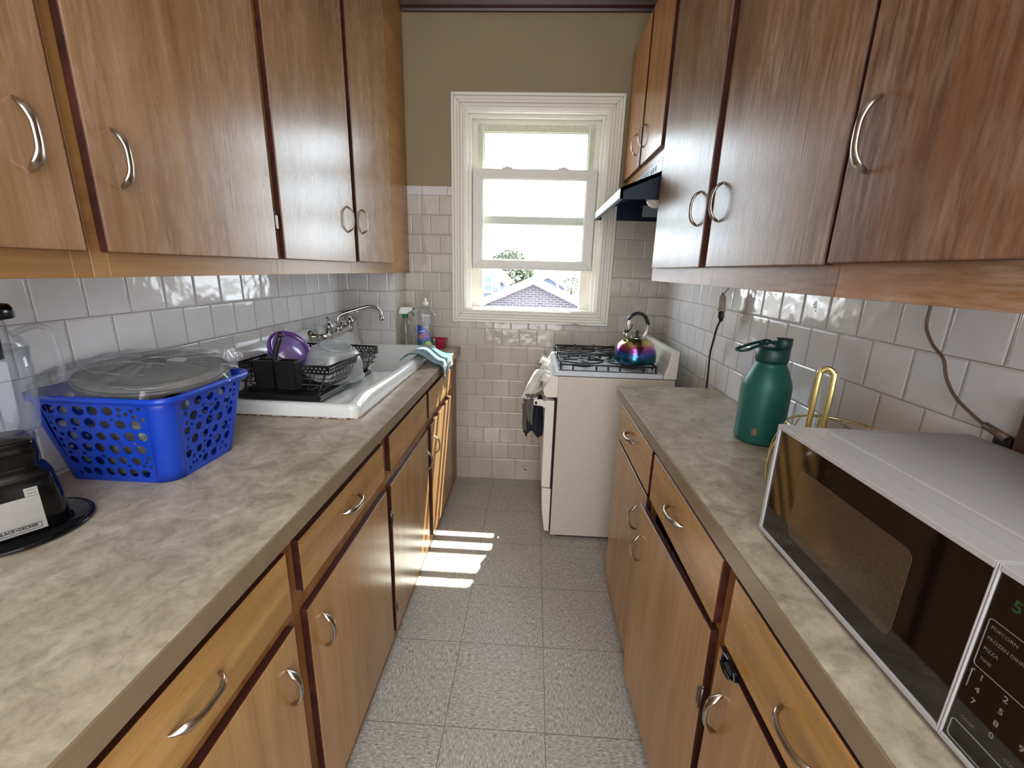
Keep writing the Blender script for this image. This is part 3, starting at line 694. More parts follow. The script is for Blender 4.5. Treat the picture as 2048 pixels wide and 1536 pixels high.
def rcorner(x, y, r=.030):
    for cy, s_ in ((SY0 + r, -1), (SY1 - r, 1)):
        dx, dy = (x - (SX1 - r)) / r, s_ * (y - cy) / r
        if dx > 0 and dy > 0:
            k = max(dx, dy) / math.hypot(dx, dy); return SX1 - r + dx * k * r, cy + s_ * dy * k * r
    return x, y
o = bmesh.new(); V = [[o.verts.new((*rcorner(x, y), sink_h(x, y))) for y in ys] for x in xs]
for i in range(len(xs) - 1):
    for j in range(len(ys) - 1): o.faces.new((V[i][j], V[i + 1][j], V[i + 1][j + 1], V[i][j + 1])).smooth = True
rim = [V[i][0] for i in range(len(xs))] + [V[-1][j] for j in range(1, len(ys))] + [V[i][-1] for i in range(len(xs) - 2, -1, -1)] + [V[0][j] for j in range(len(ys) - 2, 0, -1)]
low = [o.verts.new((v.co.x, v.co.y, SZ + .0004)) for v in rim]
for i in range(len(rim)):
    k = (i + 1) % len(rim); o.faces.new((rim[i], low[i], low[k], rim[k])).smooth = True
bmesh.ops.recalc_face_normals(o, faces=o.faces)
SK = thing('sink', 'old white enamel drainboard sink under the left wall cabinets', 'sink', ((SX0 + SX1) / 2, (SY0 + SY1) / 2, SZ))
m = MB(); m._merge(o); m.build('basin', M['enamel'], SK)
m = MB(); n = 150
path = [(lerp(-1.0, SX1 - .034, i / 60), SY0 - .0015, SZ + .002) for i in range(61)] + [(*rcorner(SX1 + .001 - .015 * q, SY0 - .001 + .015 * (1 - q)), SZ + .002) for q in (1, .75, .5, .25, 0)] + [(SX1 + .0015, lerp(SY0 + .034, 2.3, i / 120), SZ + .002) for i in range(121)]
m.tube(path, [.0016 + .0022 * random.random() ** 2 for _ in path], 6); m.build('caulk_line', M['caulk'], SK, 'rust stained caulk line')
m = MB(); m.lathe([(0, .003), (.035, .003), (.042, .001), (.045, 0)], (-.77, 2.06, .7165), 24); m.lathe([(0, .0045), (.02, .0045), (.022, .003)], (-.77, 2.06, .7165), 16); m.build('drain', M['chrome'], SK)
m = MB(); m.box(XL, XL + .012, SY0 - .15, 2.364, 1.054, 1.101, .002); struct(m.build('trim_3', M['tile_cap']), 'narrow white cap tiles above the sink')

# faucet on the back splash
FA = thing('faucet', 'chrome wall faucet with long curved spout over the sink', 'faucet', (-.975, 2.04, 1.03))
fx = -.985
m = MB()
for y in (1.85, 2.175):
    m.lathe([(0, 0), (.03, 0), (.028, .008), (.02, .013), (.012, .02), (.012, .05)], (0, 0, 0), 20, xf=Matrix.Translation((fx - .002, y, 1.03)) @ Matrix.Rotation(PI / 2, 4, 'Y'))
m.lathe([(0, 0), (.024, 0), (.022, .008), (.014, .012)], (0, 0, 0), 18, xf=Matrix.Translation((fx - .002, 2.05, 1.035)) @ Matrix.Rotation(PI / 2, 4, 'Y'))
X = fx + .05
m.tube(spline([(X - .012, 1.85, 1.03), (X, 1.865, 1.028), (X, 1.93, 1.024), (X, 2.02, 1.026), (X, 2.10, 1.03), (X, 2.16, 1.032), (X - .012, 2.175, 1.034)], 6), [.013] * 6 + [.0145] * 31, 12)
m.tube([(X, 2.03, 1.03), (X, 2.03, 1.052), (X, 2.03, 1.058)], [.016, .016, .012], 14)
m.build('body', M['chrome'], FA)
for y, ly, d in ((1.935, -.045, 0), (2.165, .05, 1)):
    m = MB(); m.lathe([(.013, -.02), (.0165, 0), (.0165, .026), (.019, .03), (.019, .036), (.014, .046), (.009, .05), (.007, .064), (.010, .068), (.010, .074), (0, .077)], (X, y, 1.032), 16)
    m.tube(spline([(X, y, 1.104), (X + .01, y + ly * .5, 1.107), (X + .018, y + ly, 1.112), (X + .02, y + ly * 1.35, 1.113)], 4), [.006] * 5 + [.0085] * 4 + [.009, .0085, .006, .003], 10, flat=(.55, 1.2), up=(0, 0, 1))
    m.build('handle', M['chrome'], FA)
m = MB(); m.tube(spline([(X, 2.03, 1.05), (X, 2.03, 1.085), (X + .006, 2.035, 1.105), (X + .03, 2.05, 1.118), (X + .085, 2.08, 1.136), (X + .125, 2.102, 1.147), (X + .155, 2.12, 1.142), (X + .172, 2.132, 1.12), (X + .176, 2.136, 1.09)], 8), .0085, 12)
m.tube([(X + .176, 2.136, 1.097), (X + .1762, 2.136, 1.078)], [.0115, .0105], 12); m.build('spout', M['chrome'], FA)

# mug in the basin
MG = thing('mug', 'dark blue mug sitting in the sink basin', 'mug', (-.765, 2.06, .7215))
m = MB(); b0 = (-.765, 2.06, .7215)
m.lathe([(0, 0), (.032, 0), (.037, .004), (.040, .02), (.041, .092), (.0395, .094), (.038, .092), (.037, .02), (.03, .008), (0, .007)], b0, 28); m.build('cup', M['mug'], MG)
m = MB(); a_ = math.radians(35); q = lambda r, z: (b0[0] + r * math.cos(a_), b0[1] + r * math.sin(a_), b0[2] + z)
m.tube(spline([q(.039, .078), q(.056, .08), q(.068, .066), q(.068, .044), q(.056, .028), q(.039, .026)], 5), .0052, 10); m.build('handle', M['mug'], MG)

# ---------------------------------------------------------------- dish rack (built square, turned a little)
RK = thing('dish_rack', 'black wire dish rack with punched rim on the sink drainboard', 'dish rack', (-.795, 1.475, .9195), rot=(0, 0, math.radians(-3.0)), local=True)
rx, ry = .142, .195
m = MB(); m.box(-rx - .005, rx, -ry, ry, .0008, .0045, .001)
for i in range(15):
    y = -ry + .018 + i * (2 * ry - .036) / 14; m.box(-rx + .006, rx - .012, y - .0035, y + .0035, .003, .0075, .0018)
for x0, x1, y0, y1 in ((-rx - .005, rx, -ry, -ry + .008), (-rx - .005, rx, ry - .008, ry), (-rx - .005, -rx + .003, -ry, ry), (rx - .008, rx, -ry, ry)): m.box(x0, x1, y0, y1, .0008, .016, .0025)
m.build('drip_tray', M['black_plastic'], RK)
SHY = lambda p: Vector((p.x, p.y + .042 * min(1, max(0, p.z - .012) / .05), p.z))
W_, D_, zt, hh = .155, .195, .106, .027     # half sizes of the rim, its top and height
def strip(length):
    holes = []; n = int(length / .0135)
    for r in range(2):
        for k in range(n - (r == 1)):
            u = (k + .5 + .5 * r) * length / n
            if .006 < u < length - .006: holes.append(circ(u, .0085 + r * .0098, .0047, .0036, 8))
    return fill2d([(0, 0), (length, 0), (length, hh), (0, hh)], holes, .0012)
m = MB()
for (o3, r3, L_) in (((-W_, -D_, zt - hh), (1, 0, 0), 2 * W_), ((W_, -D_, zt - hh), (0, 1, 0), 2 * D_), ((W_, D_, zt - hh), (-1, 0, 0), 2 * W_), ((-W_, D_, zt - hh), (0, -1, 0), 2 * D_)):
    m.mesh(strip(L_), frame_xf(o3, r3, (0, 0, 1)))
for z in (zt, zt - hh): m.tube([(-W_, -D_, z), (W_, -D_, z), (W_, D_, z), (-W_, D_, z)], .0024, 8, closed=True)
m.map(SHY); m.build('punched_rim', M['rim_metal'], RK)
m = MB()
def u_wire(pts): m.tube(spline(pts, 4), .0016, 6)
for k in range(15):
    y = -D_ + .03 + k * (2 * D_ - .06) / 14
    u_wire([(-W_, y, zt - hh), (-W_ + .008, y, .05), (-W_ + .022, y, .026), (-.04, y, .024), (.05, y, .024), (W_ - .03, y, .026), (W_ - .012, y, .05), (W_, y, zt - hh)])
for x in (-.09, 0, .09): u_wire([(x, -D_, zt - hh), (x, -D_ + .008, .05), (x, -D_ + .02, .027), (x, 0, .026), (x, D_ - .02, .027), (x, D_ - .008, .05), (x, D_, zt - hh)])
for z, e in ((.062, .004), (.045, .008)): m.tube([(-W_ + e, -D_ + e, z), (W_ - e, -D_ + e, z), (W_ - e, D_ - e, z), (-W_ + e, D_ - e, z)], .0016, 6, closed=True)
for k in range(9):
    y = -D_ + .10 + k * .03; u_wire([(.02, y, .026), (.02, y, .06), (.028, y + .004, .07), (.036, y, .06), (.036, y, .026)])
m.map(SHY); m.build('wire_frame', M['black_wire'], RK)
for sx in (-1, 1):
    for sy in (-1, 1):
        m = MB(); m.tube([(sx * (W_ - .022), sy * (D_ - .02), zt - hh), (sx * (W_ - .030), sy * (D_ - .014), .012)], .0032, 8); m.box(sx * (W_ - .030) - .007, sx * (W_ - .030) + .007, sy * (D_ - .014) - .006, sy * (D_ - .014) + .006, .0078, .022, .002); m.map(SHY); m.build('leg', M['black_plastic'], RK)
# two-cell holder hung outside the near end
CH = thing('cutlery_holder', 'black two compartment cutlery holder hung on the near end of the rack', 'holder', (-.806, 1.302, .954), rot=(0, 0, math.radians(-3)), local=True)
m = MB()
for xa, xb in ((-.067, -.004), (.004, .067)):
    for (x0, x1, y0, y1) in ((xa, xb, -.022, -.019), (xa, xb, .013, .016), (xa, xa + .003, -.022, .016), (xb - .003, xb, -.022, .016)):
        c_ = MB(); c_.box(x0, x1, y0, y1, 0, .092); 
        for v in c_.bm.verts: k = 1 + .14 * v.co.z / .092; v.co.x = (xa + xb) / 2 + (v.co.x - (xa + xb) / 2) * k; v.co.y *= k
        c_.bm.normal_update(); me = bpy.data.meshes.new('t'); c_.bm.to_mesh(me); m.bm.from_mesh(me)
    m.box(xa, xb, -.022, .016, 0, .003)
for x0, x1, y0, y1 in ((-.074, .074, -.0275, -.0215), (-.074, .074, .0145, .0195), (-.074, -.066, -.0215, .0145), (.066, .074, -.0215, .0145), (-.006, .006, -.0215, .0145)): m.box(x0, x1, y0, y1, .088, .0915, .001)
m.build('cup_pair', M['black_plastic'], CH)
for x in (-.035, .035): hk = MB(); hk.tube([(x, .018, .086), (x, .024, .090), (x, .030, .088), (x, .031, .074)], .002, 6); hk.build('hook', M['black_wire'], CH)
# open the holder mouths: dark hollow
m = MB(); path = spline([(-.836, 1.296, .962), (-.818, 1.299, 1.03), (-.806, 1.301, 1.078), (-.790, 1.304, 1.120)], 6)
BR = thing('dish_brush', 'black handled dish brush standing in the cutlery holder', 'brush', (-.836, 1.296, .958))
m.tube(path, [.0055] * 7 + [.008] * 5 + [.0085] * 4 + [.009] * 2 + [.006], 12); m.ball((-.789, 1.3045, 1.124), .0095, sub=2); m.build('handle', M['black_plastic'], BR)
# bowls draining
def bowl_xf(c, tilt, az): return Matrix.Translation(c) @ Matrix.Rotation(az, 4, 'Z') @ Matrix.Rotation(tilt, 4, 'Y')
CB = thing('food_container', 'clear frosted food container drying upside down in the rack', 'container', (-.745, 1.535, .948))
m = MB(); xf = bowl_xf((-.735, 1.53, .951), math.radians(14), math.radians(-30))
m.lathe([(.100, 0), (.102, .004), (.096, .008), (.094, .022), (.088, .06), (.075, .092), (.06, .104), (.052, .106), (.05, .103), (0, .103)], (0, 0, 0), 48, n=2.6, xf=xf); m.build('tub', M['frost'], CB)
m = MB(); m.tube([xf @ Vector((.052 * math.cos(a), .052 * math.sin(a), .1075)) for a in [2 * PI * k / 32 for k in range(32)]], .0022, 6, closed=True); m.build('base_ring', M['frost'], CB)
PB = thing('food_container', 'clear food container with purple lid leaning at the back of the rack', 'container', (-.90, 1.50, .95))
xf = bowl_xf((-.930, 1.520, .992), math.radians(50), math.radians(-25))
m = MB(); m.lathe([(0, 0), (.046, 0), (.052, .004), (.062, .05), (.068, .078), (.0665, .078), (.060, .05), (.05, .008), (0, .006)], (0, 0, 0), 40, xf=xf); m.build('tub', M['lilac'], PB)
m = MB(); m.lathe([(.069, .068), (.074, .070), (.076, .082), (.073, .088), (.064, .088), (.060, .083), (.060, .081), (.069, .080)], (0, 0, 0), 40, xf=xf, cap=False); lr = m.build('lid', M['purple'], PB)
m = MB(); m.lathe([(0, .0826), (.0605, .0826), (.0605, .0812), (0, .0812)], (0, 0, 0), 40, xf=xf); m.build('lid_plate', M['lilac_lid'], lr)

# ---------------------------------------------------------------- blue basket
BK = thing('storage_basket', 'bright blue plastic basket with round holes on the left worktop', 'basket', (-.87, .90, .878))
bx0, bx1, by0, by1, bz0, bz1, rr, fl = -1.0, -.756, .80, 1.005, .8785, 1.074, .035, .034
def bk_pt(side, u, z, inset=0):
    """point on flared wall; u metres along the straight part"""
    k = (z - bz0) / (bz1 - bz0); e = fl * k - inset
    X0, X1, Y0, Y1 = bx0 - min(e, .022), bx1 + e, by0 - e * .8, by1 + e * .8
    f = u
    if side == 0: return Vector((lerp(X0 + rr, X1 - rr, f), Y0, z))
    if side == 1: return Vector((X1, lerp(Y0 + rr, Y1 - rr, f), z))
    if side == 2: return Vector((lerp(X1 - rr, X0 + rr, f), Y1, z))
    if side == 3: return Vector((X0, lerp(Y1 - rr, Y0 + rr, f), z))
    cx, cy, a0 = ((X1 - rr, Y0 + rr, -PI / 2), (X1 - rr, Y1 - rr, 0), (X0 + rr, Y1 - rr, PI / 2), (X0 + rr, Y0 + rr, PI))[side - 4]
    a = a0 + f * PI / 2; return Vector((cx + rr * math.cos(a), cy + rr * math.sin(a), z))
m = MB()
H_ = bz1 - bz0
for side in range(4):
    L_ = (bx1 - bx0 if side % 2 == 0 else by1 - by0) - 2 * rr + .02
    holes = []; placed = []; rnd = random.Random(5 + side)
    def put(u, z, r):
        if u - r < .004 or u + r > L_ - .004 or z - r < .010 or z + r > H_ - .016: return
        if any(math.hypot(u - a, z - b) < r + c_r + .0026 for a, b, c_r in placed): return
        placed.append((u, z, r)); holes.append(circ(u, z, r, n=14))
    R5 = 6
    for r in range(R5):
        nb = int(L_ / .027)
        for k in range(nb + 1): put((k + (.5 if r % 2 else .08)) * L_ / nb + rnd.uniform(-.002, .002), .022 + r * (H_ - .05) / (R5 - 1) + rnd.uniform(-.002, .002), rnd.choice((.0102, .0110, .0094)))
    for _ in range(1500): put(rnd.uniform(0, L_), rnd.uniform(0, H_), rnd.choice((.0046, .0052, .0040)))
    me = fill2d([(L_ * i / 10, 0) for i in range(11)] + [(L_ * (10 - i) / 10, H_) for i in range(11)], holes, 0)
    m.mesh(me, lambda c, s_=side, l=L_: bk_pt(s_, c.x / l, bz0 + c.y))
for cnr in range(4): m.grid(lambda u, v, s_=cnr + 4: bk_pt(s_, u, lerp(bz0, bz1, v)), 8, 8)
bmesh.ops.remove_doubles(m.bm, verts=m.bm.verts, dist=.0003)
bo = m.build('basket_wall', M['blue'], BK, solid=.0022)
m = MB(); 
def rim_path(z, ex, n=6):
    P = []
    for s_ in range(4):
        for i in range(n): P.append(bk_pt(s_, i / n, z, -ex))
        for i in range(n): P.append(bk_pt(s_ + 4, i / n, z, -ex))
    return P
A_, B_, D2 = rim_path(bz1 - .001, 0), rim_path(bz1 + .003, .011), rim_path(bz1 - .010, .013)
for k in range(len(A_)):
    for P_ in (A_, B_, D2): P_[k].x = max(P_[k].x, -1.026)
o = bmesh.new(); rows = [[o.verts.new(p) for p in P_] for P_ in (A_, B_, D2)]
for i in range(2):
    for k in range(len(A_)):
        k2 = (k + 1) % len(A_); o.faces.new((rows[i][k], rows[i][k2], rows[i + 1][k2], rows[i + 1][k])).smooth = True
m._merge(o); m.build('rim', M['blue'], BK, solid=.0024)
m = MB(); m.prism([(p.x, p.y) for p in rim_path(bz0, 0)], 2, bz0, bz0 + .003); m.build('basket_base', M['blue'], BK)
# pot inside, lid on it, film round the lid
lx, ly, lz = -.865, .925, 1.092
T_ = Matrix.Translation((lx, ly, lz)) @ Matrix.Rotation(math.radians(8), 4, Vector((.75, .64, 0)))
PT = thing('cooking_pot', 'dark grey pot standing inside the blue basket', 'pot', (-.882, .902, .884))
m = MB(); m.lathe([(0, 0), (.085, 0), (.092, .006), (.095, .05), (.095, .165), (.0925, .165), (.092, .05), (.088, .012), (0, .01)], (-.882, .902, .884), 40); m.build('pot_body', M['lid_rim'], PT)
LD = thing('pot_lid', 'grey speckled pot lid lying on top of the blue basket', 'lid', (lx, ly, lz))
m = MB(); m.lathe([(0, .026), (.03, .0255), (.07, .021), (.098, .013), (.110, .010), (.116, .0125), (.122, .0125), (.128, .008), (.136, .006), (.139, 0), (.137, -.008), (.128, -.011), (.12, -.004), (0, .004)], (0, 0, 0), 64, xf=T_); m.build('lid_plate', M['speckle'], LD)
m = MB(); m.tube([T_ @ Vector((.1385 * math.cos(2 * PI * k / 64), .1385 * math.sin(2 * PI * k / 64), -.001)) for k in range(64)], .0055, 8, closed=True); m.build('lid_rim', M['lid_rim'], LD)
m = MB()
G_ = T_ @ Matrix.Rotation(math.radians(20), 4, 'Z')
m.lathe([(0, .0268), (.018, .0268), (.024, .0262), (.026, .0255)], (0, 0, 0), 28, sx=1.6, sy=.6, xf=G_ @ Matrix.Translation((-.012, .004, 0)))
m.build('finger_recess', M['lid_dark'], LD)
m = MB(); m.box(-.030, .030, -.005, .005, .026, .034, .003, xf=G_ @ Matrix.Translation((.0, .022, 0))); m.build('lid_grip', M['lid_rim'], LD)
m = MB(); m.grid(lambda u, v: G_ @ Vector((lerp(.024, .058, u), lerp(-.012, .016, v) + .01, .0275 - .2 * (math.hypot(lerp(.024, .058, u), .01) - .02) * .3)), 6, 4); m.build('price_label', M['paper'], LD, 'white paper label')
FM = thing('plastic_wrap', 'crinkled clear plastic bag around the pot lid', 'plastic bag', (lx, ly, lz + .03))
m = MB()
def film(u, v):
    a = u * 2 * PI; r = v * (.150 + .006 * math.sin(5 * a + 1) + .004 * math.sin(11 * a))
    tail = max(0, math.cos(a - math.radians(215))) ** 3
    r2 = r + v ** 3 * .055 * tail
    z = .031 - .018 * (r / .15) ** 2 + .0022 * math.sin(6 * a + 30 * r) * v + .0016 * math.sin(17 * a - 40 * r) * v
    if v > .9: z -= .02 * (v - .9) / .1
    p = T_ @ Vector((r2 * math.cos(a), r2 * math.sin(a), z)); p.x = max(p.x, -1.024); return p
m.grid(film, 110, 24); m.build('film', M['film'], FM)
m = MB()
for pts in ([(-.13, -.05, .026), (-.07, -.005, .033), (0, .03, .033), (.05, .075, .028)], [(-.13, -.045, .026), (-.05, -.04, .033), (.0, .01, .034), (.06, .03, .030)], [(-.12, -.06, .022), (-.04, -.09, .026), (.05, -.08, .026)], [(.12, .05, .022), (.145, .065, .018), (.155, .06, .004)], [(-.14, -.01, .02), (-.10, .05, .026), (-.03, .10, .025)], [(-.15, -.09, .012), (-.10, -.03, .030), (-.02, .055, .032), (.02, .10, .026)], [(-.16, -.08, .010), (-.09, -.065, .028), (-.01, -.03, .034), (.06, -.02, .033)], [(-.16, -.10, .008), (-.11, -.11, .016), (-.05, -.125, .018)], [(.02, -.135, .012), (.08, -.12, .014), (.12, -.08, .016)]):
    P_ = spline([Vector(p) for p in pts], 8); K_ = len(P_) - 1
    P_ = [T_ @ Vector((p.x, p.y, .0315 - .018 * (math.hypot(p.x, p.y) / .15) ** 2 + .0012 * math.sin(i * .9))) for i, p in enumerate(P_)]
    P_ = [Vector((max(p.x, -1.022), p.y, p.z)) for p in P_]
    m.tube(P_, [.0002 + .0017 * math.sin(PI * i / K_) ** .7 * (.7 + .3 * math.sin(i * 1.3)) for i in range(K_ + 1)], 6, flat=(.5, 1.7), up=(0, 0, 1))
m.build('fold', M['film_fold'], FM)
m = MB()
tw = T_ @ Vector((.125, .085, .012))
for k in range(5):
    a = k * 1.25; m.tube(spline([tw, tw + Vector((.012 * math.cos(a), .012 * math.sin(a), .02 + .004 * k)), tw + Vector((.022 * math.cos(a + .6), .022 * math.sin(a + .6), .012))], 5), [.006, .007, .008, .008, .007, .006, .006, .005, .004, .003, .002], 8, flat=(1.5, .4))
m.build('gathered_end', M['film_fold'], FM)

# ---------------------------------------------------------------- blender
A = math.radians(-32)     # its face looks this way
BL = thing('blender', 'black countertop blender with clear jar at the far left', 'blender', (-.885, .621, .8785), rot=(0, 0, A), local=True)
m = MB(); m.lathe([(.094, 0), (.096, .002), (.095, .006), (.089, .007), (.086, .0035), (0, .0035)], (0, 0, 0), 56); m.build('base_tray', M['smoke'], BL)
m = MB(); m.tube([(.094 * math.cos(2 * PI * k / 48), .094 * math.sin(2 * PI * k / 48), .005) for k in range(48)], .003, 8, closed=True); m.build('tray_rim', M['gloss_black'], BL)
m = MB(); m.lathe([(.058, .008), (.062, .012), (.059, .06), (.055, .100), (.052, .106), (.044, .112), (.041, .125), (.044, .14), (.043, .160), (.038, .168), (0, .168)], (0, 0, 0), 48, n=4.5); m.build('motor_base', M['gloss_black'], BL)
px = lambda y, z: Vector((.0625 - (z - .012) * .066 + .0006, y, z))
m = MB(); m.grid(lambda u, v: px(lerp(-.060, .027, u), lerp(.016, .076, v)), 2, 2)
m.grid(lambda u, v: px(lerp(.011, .027, u), lerp(.0765, .091, v)), 2, 2); m.build('face_plate', M['steel'], BL)
m = MB()
for y0, y1, z0, z1 in ((-.033, .021, .0192, .0200), (-.033, .021, .0282, .0290), (-.033, -.0322, .0192, .0290), (.0202, .021, .0192, .0290), (.014, .024, .0865, .0871), (.014, .024, .081, .0816)):
    m.grid(lambda u, v, a=(y0, y1, z0, z1): px(lerp(a[0], a[1], u), lerp(a[2], a[3], v)) + Vector((.0006, 0, 0)), 1, 1)
m.build('plate_lines', M['ink'], BL); m = MB()
me = text_mesh('BLACK+DECKER', .0066, 'CENTER', .0002, .92); m.mesh(me, lambda c: px(-.006 + c.x, .0216 + c.y) + Vector((.0005, 0, 0)))
m.build('plate_lettering', M['ink'], BL)
m = MB(); m.lathe([(.036, .160), (.040, .168), (.046, .19), (.049, .22), (.053, .28), (.055, .318), (.053, .318), (.051, .28), (.047, .22), (.043, .19), (.032, .172)], (0, .012, 0), 40, n=2.4, cap=False); m.build('jar', M['clear'], BL)
m = MB(); m.lathe([(0, .300), (.024, .300), (.026, .345), (.030, .362)], (0, .012, 0), 28); m.build('lid_insert', M['smoke'], BL)
m = MB(); m.lathe([(.040, .364), (.048, .366), (.0485, .380), (.044, .388), (.02, .391), (0, .391)], (0, .012, 0), 32); m.lathe([(.053, .316), (.055, .322), (.050, .332), (.038, .342), (.034, .364)], (0, .012, 0), 36, mat=1); m.build('lid', [M['gloss_black'], M['clear']], BL)
m = MB(); h_ = lambda y, z: Vector((.006, y + .012, z))
m.tube(spline([h_(.036, .338), h_(.050, .345), h_(.066, .350), h_(.080, .345), h_(.084, .325), h_(.085, .29), h_(.084, .262), h_(.075, .252), h_(.060, .254), h_(.046, .258)], 6), .0085, 10, flat=(1.7, .55), up=(1, 0, 0)); m.build('jar_handle', M['clear'], BL)

# ---------------------------------------------------------------- bottles by the window
AJ = thing('dish_soap_bottle', 'dish soap bottle with blue label and lime, a little green liquid left', 'bottle', (-.60, 2.40, .878), rot=(0, 0, math.radians(14)), local=True)
prof = [(.70, 0), (.90, .003), (.96, .012), (.94, .06), (.88, .10), (.83, .14), (.88, .185), (.98, .20), (.98, .207), (.86, .217), (.60, .238), (.36, .251), (.24, .258), (.22, .266)]
bw, bd, bn = .056, .030, 3.2
m = MB(); m.lathe([(.02, .0005)] + prof, (0, 0, 0), 48, sx=bw, sy=bd, n=bn); m.build('bottle_body', M['clear'], AJ)
m = MB(); m.lathe([(.75, .004), (.92, .014), (.91, .05), (.885, .072), (0, .072)], (0, 0, 0), 40, sx=bw * .97, sy=bd * .95, n=bn); m.build('soap', M['soap'], AJ)
m = MB(); m.lathe([(.0, 0), (.0155, 0), (.0155, .016), (.0125, .019), (.006, .021), (.006, .034), (.007, .036), (.004, .041), (0, .041)], (0, 0, .2585), 20); m.build('cap', M['white_gloss'], AJ)
def surf(x, z, lift):
    R_ = .9
    for (r0, z0), (r1, z1) in zip(prof, prof[1:]):
        if z0 <= z <= z1: R_ = lerp(r0, r1, (z - z0) / (z1 - z0)); break
    q = min(.999, abs(x) / (bw * R_)); return Vector((x, -bd * R_ * (1 - q ** bn) ** (1 / bn) - lift, z))
def decal(m, poly, lift, mat=0, step=.0012):
    X_ = [p[0] for p in poly]; Z_ = [p[1] for p in poly]; o = bmesh.new(); vs = {}
    def gv(i, j):
        if (i, j) not in vs: vs[i, j] = o.verts.new(surf(min(X_) + i * step, min(Z_) + j * step, lift))
        return vs[i, j]
    for i in range(int((max(X_) - min(X_)) / step) + 1):
        for j in range(int((max(Z_) - min(Z_)) / step) + 1):
            if inpoly(min(X_) + (i + .5) * step, min(Z_) + (j + .5) * step, poly): o.faces.new((gv(i, j), gv(i + 1, j), gv(i + 1, j + 1), gv(i, j + 1)))
    m._merge(o, mat)
m = MB()
decal(m, [(-.047, .066), (-.047, .148), (-.042, .152), (-.03, .149), (-.012, .138), (.008, .118), (.022, .094), (.026, .066)], .0006, 0)
decal(m, [(-.05, .03), (-.047, .068), (.026, .068), (.018, .045), (-.012, .030)], .0006, 1)
decal(m, circ(.010, .044, .0215, n=24), .0011, 2); decal(m, circ(.010, .044, .0185, n=24), .0014, 3); decal(m, circ(-.018, .040, .011, n=18), .0009, 2)
for k in range(6): decal(m, [(.010 + .0006 * math.cos(k * PI / 6 + PI / 2), .044 + .0006 * math.sin(k * PI / 6 + PI / 2)), (.010 + .017 * math.cos(k * PI / 6), .044 + .017 * math.sin(k * PI / 6)), (.010 + .017 * math.cos(k * PI / 6 + .09), .044 + .017 * math.sin(k * PI / 6 + .09))], .0016, 4, .0006)
decal(m, [(-.040, .117), (-.006, .122), (-.002, .119), (-.040, .114)], .0009, 4)
m.build('label_print', [M['ajax_blue'], M['ajax_teal'], M['lime_rind'], M['lime'], M['white_gloss']], AJ)
m = MB()
for bold, mat, lift in ((.0022, 1, .0012), (.0006, 0, .0017)):
    me = text_mesh('AJAX', .030, 'CENTER', bold, .80)
    m.mesh(me, lambda c, l=lift: surf(-.0205 + c.x, .074 + c.y + c.x * .12 + .002, l), mat)
m.build('label_name', [M['ajax_red'], M['white_gloss']], AJ)
SP = thing('spray_bottle', 'clear spray bottle with white head and green trigger', 'spray bottle', (-.728, 2.44, .878), rot=(0, 0, math.radians(6)), local=True)
m = MB(); m.lathe([(0, .0005), (.031, .0005), (.034, .004), (.034, .10), (.031, .125), (.027, .15), (.024, .17), (.015, .18), (.0145, .188)], (0, 0, 0), 36); m.build('bottle_body', M['clear'], SP)
m = MB(); m.lathe([(0, .183), (.0165, .183), (.0175, .186), (.0165, .203), (0, .203)], (0, 0, 0), 24)
m.tube(spline([(.030, -.0, .228), (.038, 0, .215), (.046, 0, .200), (.050, 0, .192)], 5), [.007] * 6 + [.0065] * 10, 8, flat=(.7, 1.2), up=(1, 0, 0)); m.build('trigger_and_collar', M['green'], SP)
m = MB(); m.prism([(-.030, .205), (.012, .203), (.016, .212), (.042, .224), (.043, .243), (-.020, .242), (-.030, .230), (-.034, .21)], 1, -.0115, .0115, bev=.003); m.build('spray_head', M['white_gloss'], SP)
m = MB(); m.box(.043, .049, -.008, .008, .226, .241, .002); m.build('nozzle', M['green'], SP)
m = MB(); m.tube([(0, 0, .19), (.003, 0, .1), (.010, 0, .006)], .0022, 6); m.build('dip_tube', M['frost'], SP)
RT = thing('plastic_tub', 'red plastic tub behind the dish soap bottle', 'tub', (-.588, 2.515, .878))
m = MB(); c_ = (-.588, 2.515, .8785)
m.lathe([(.0, .0), (.88, .0), (.92, .003), (1.0, .048), (1.05, .050), (1.05, .054), (.96, .054), (.90, .006), (0, .004)], c_, 48, sx=.079, sy=.058, n=6); m.build('tub', M['red'], RT)
# cloth over the sink corner and worktop edge
def cl(u, v):
    s_ = u * .245
    y = lerp(1.935, 2.205, v) + .075 * u + .010 * math.sin(u * 5 + v * 3) * v
    x = lerp(-.612 + .02 * v, -.433, min(1, s_ / .178)); over = max(0, s_ - .178)
    lift = .0045 + .003 * math.sin(10 * v + 5 * u) * sm(0, .3, u) + .003
    top_ = .9385 if x > -.575 else lerp(.912, .9385, sm(-.615, -.575, x))
    z = min(top_, lerp(.8865, .9385, sm(-.452, -.535, x) * .55 + .45 * max(0, min(1, (-.437 - x) / .105)))) + lift
    if over > 0:
        x = -.4305 + .005 * (1 + math.sin(17 * v + 1)) * min(1, over / .02); z = .8885 - over * (1.0 - .35 * v)
        y += (.010 * math.sin(17 * v)) * over / .05
    return Vector((x, y, z))
m = MB(); m.grid(cl, 46, 26); o = m.build('dishcloth', M['bluecloth'], None, solid=.0035)
tag(o, 'teal dishcloth draped over the sink corner and worktop edge', 'dishcloth')
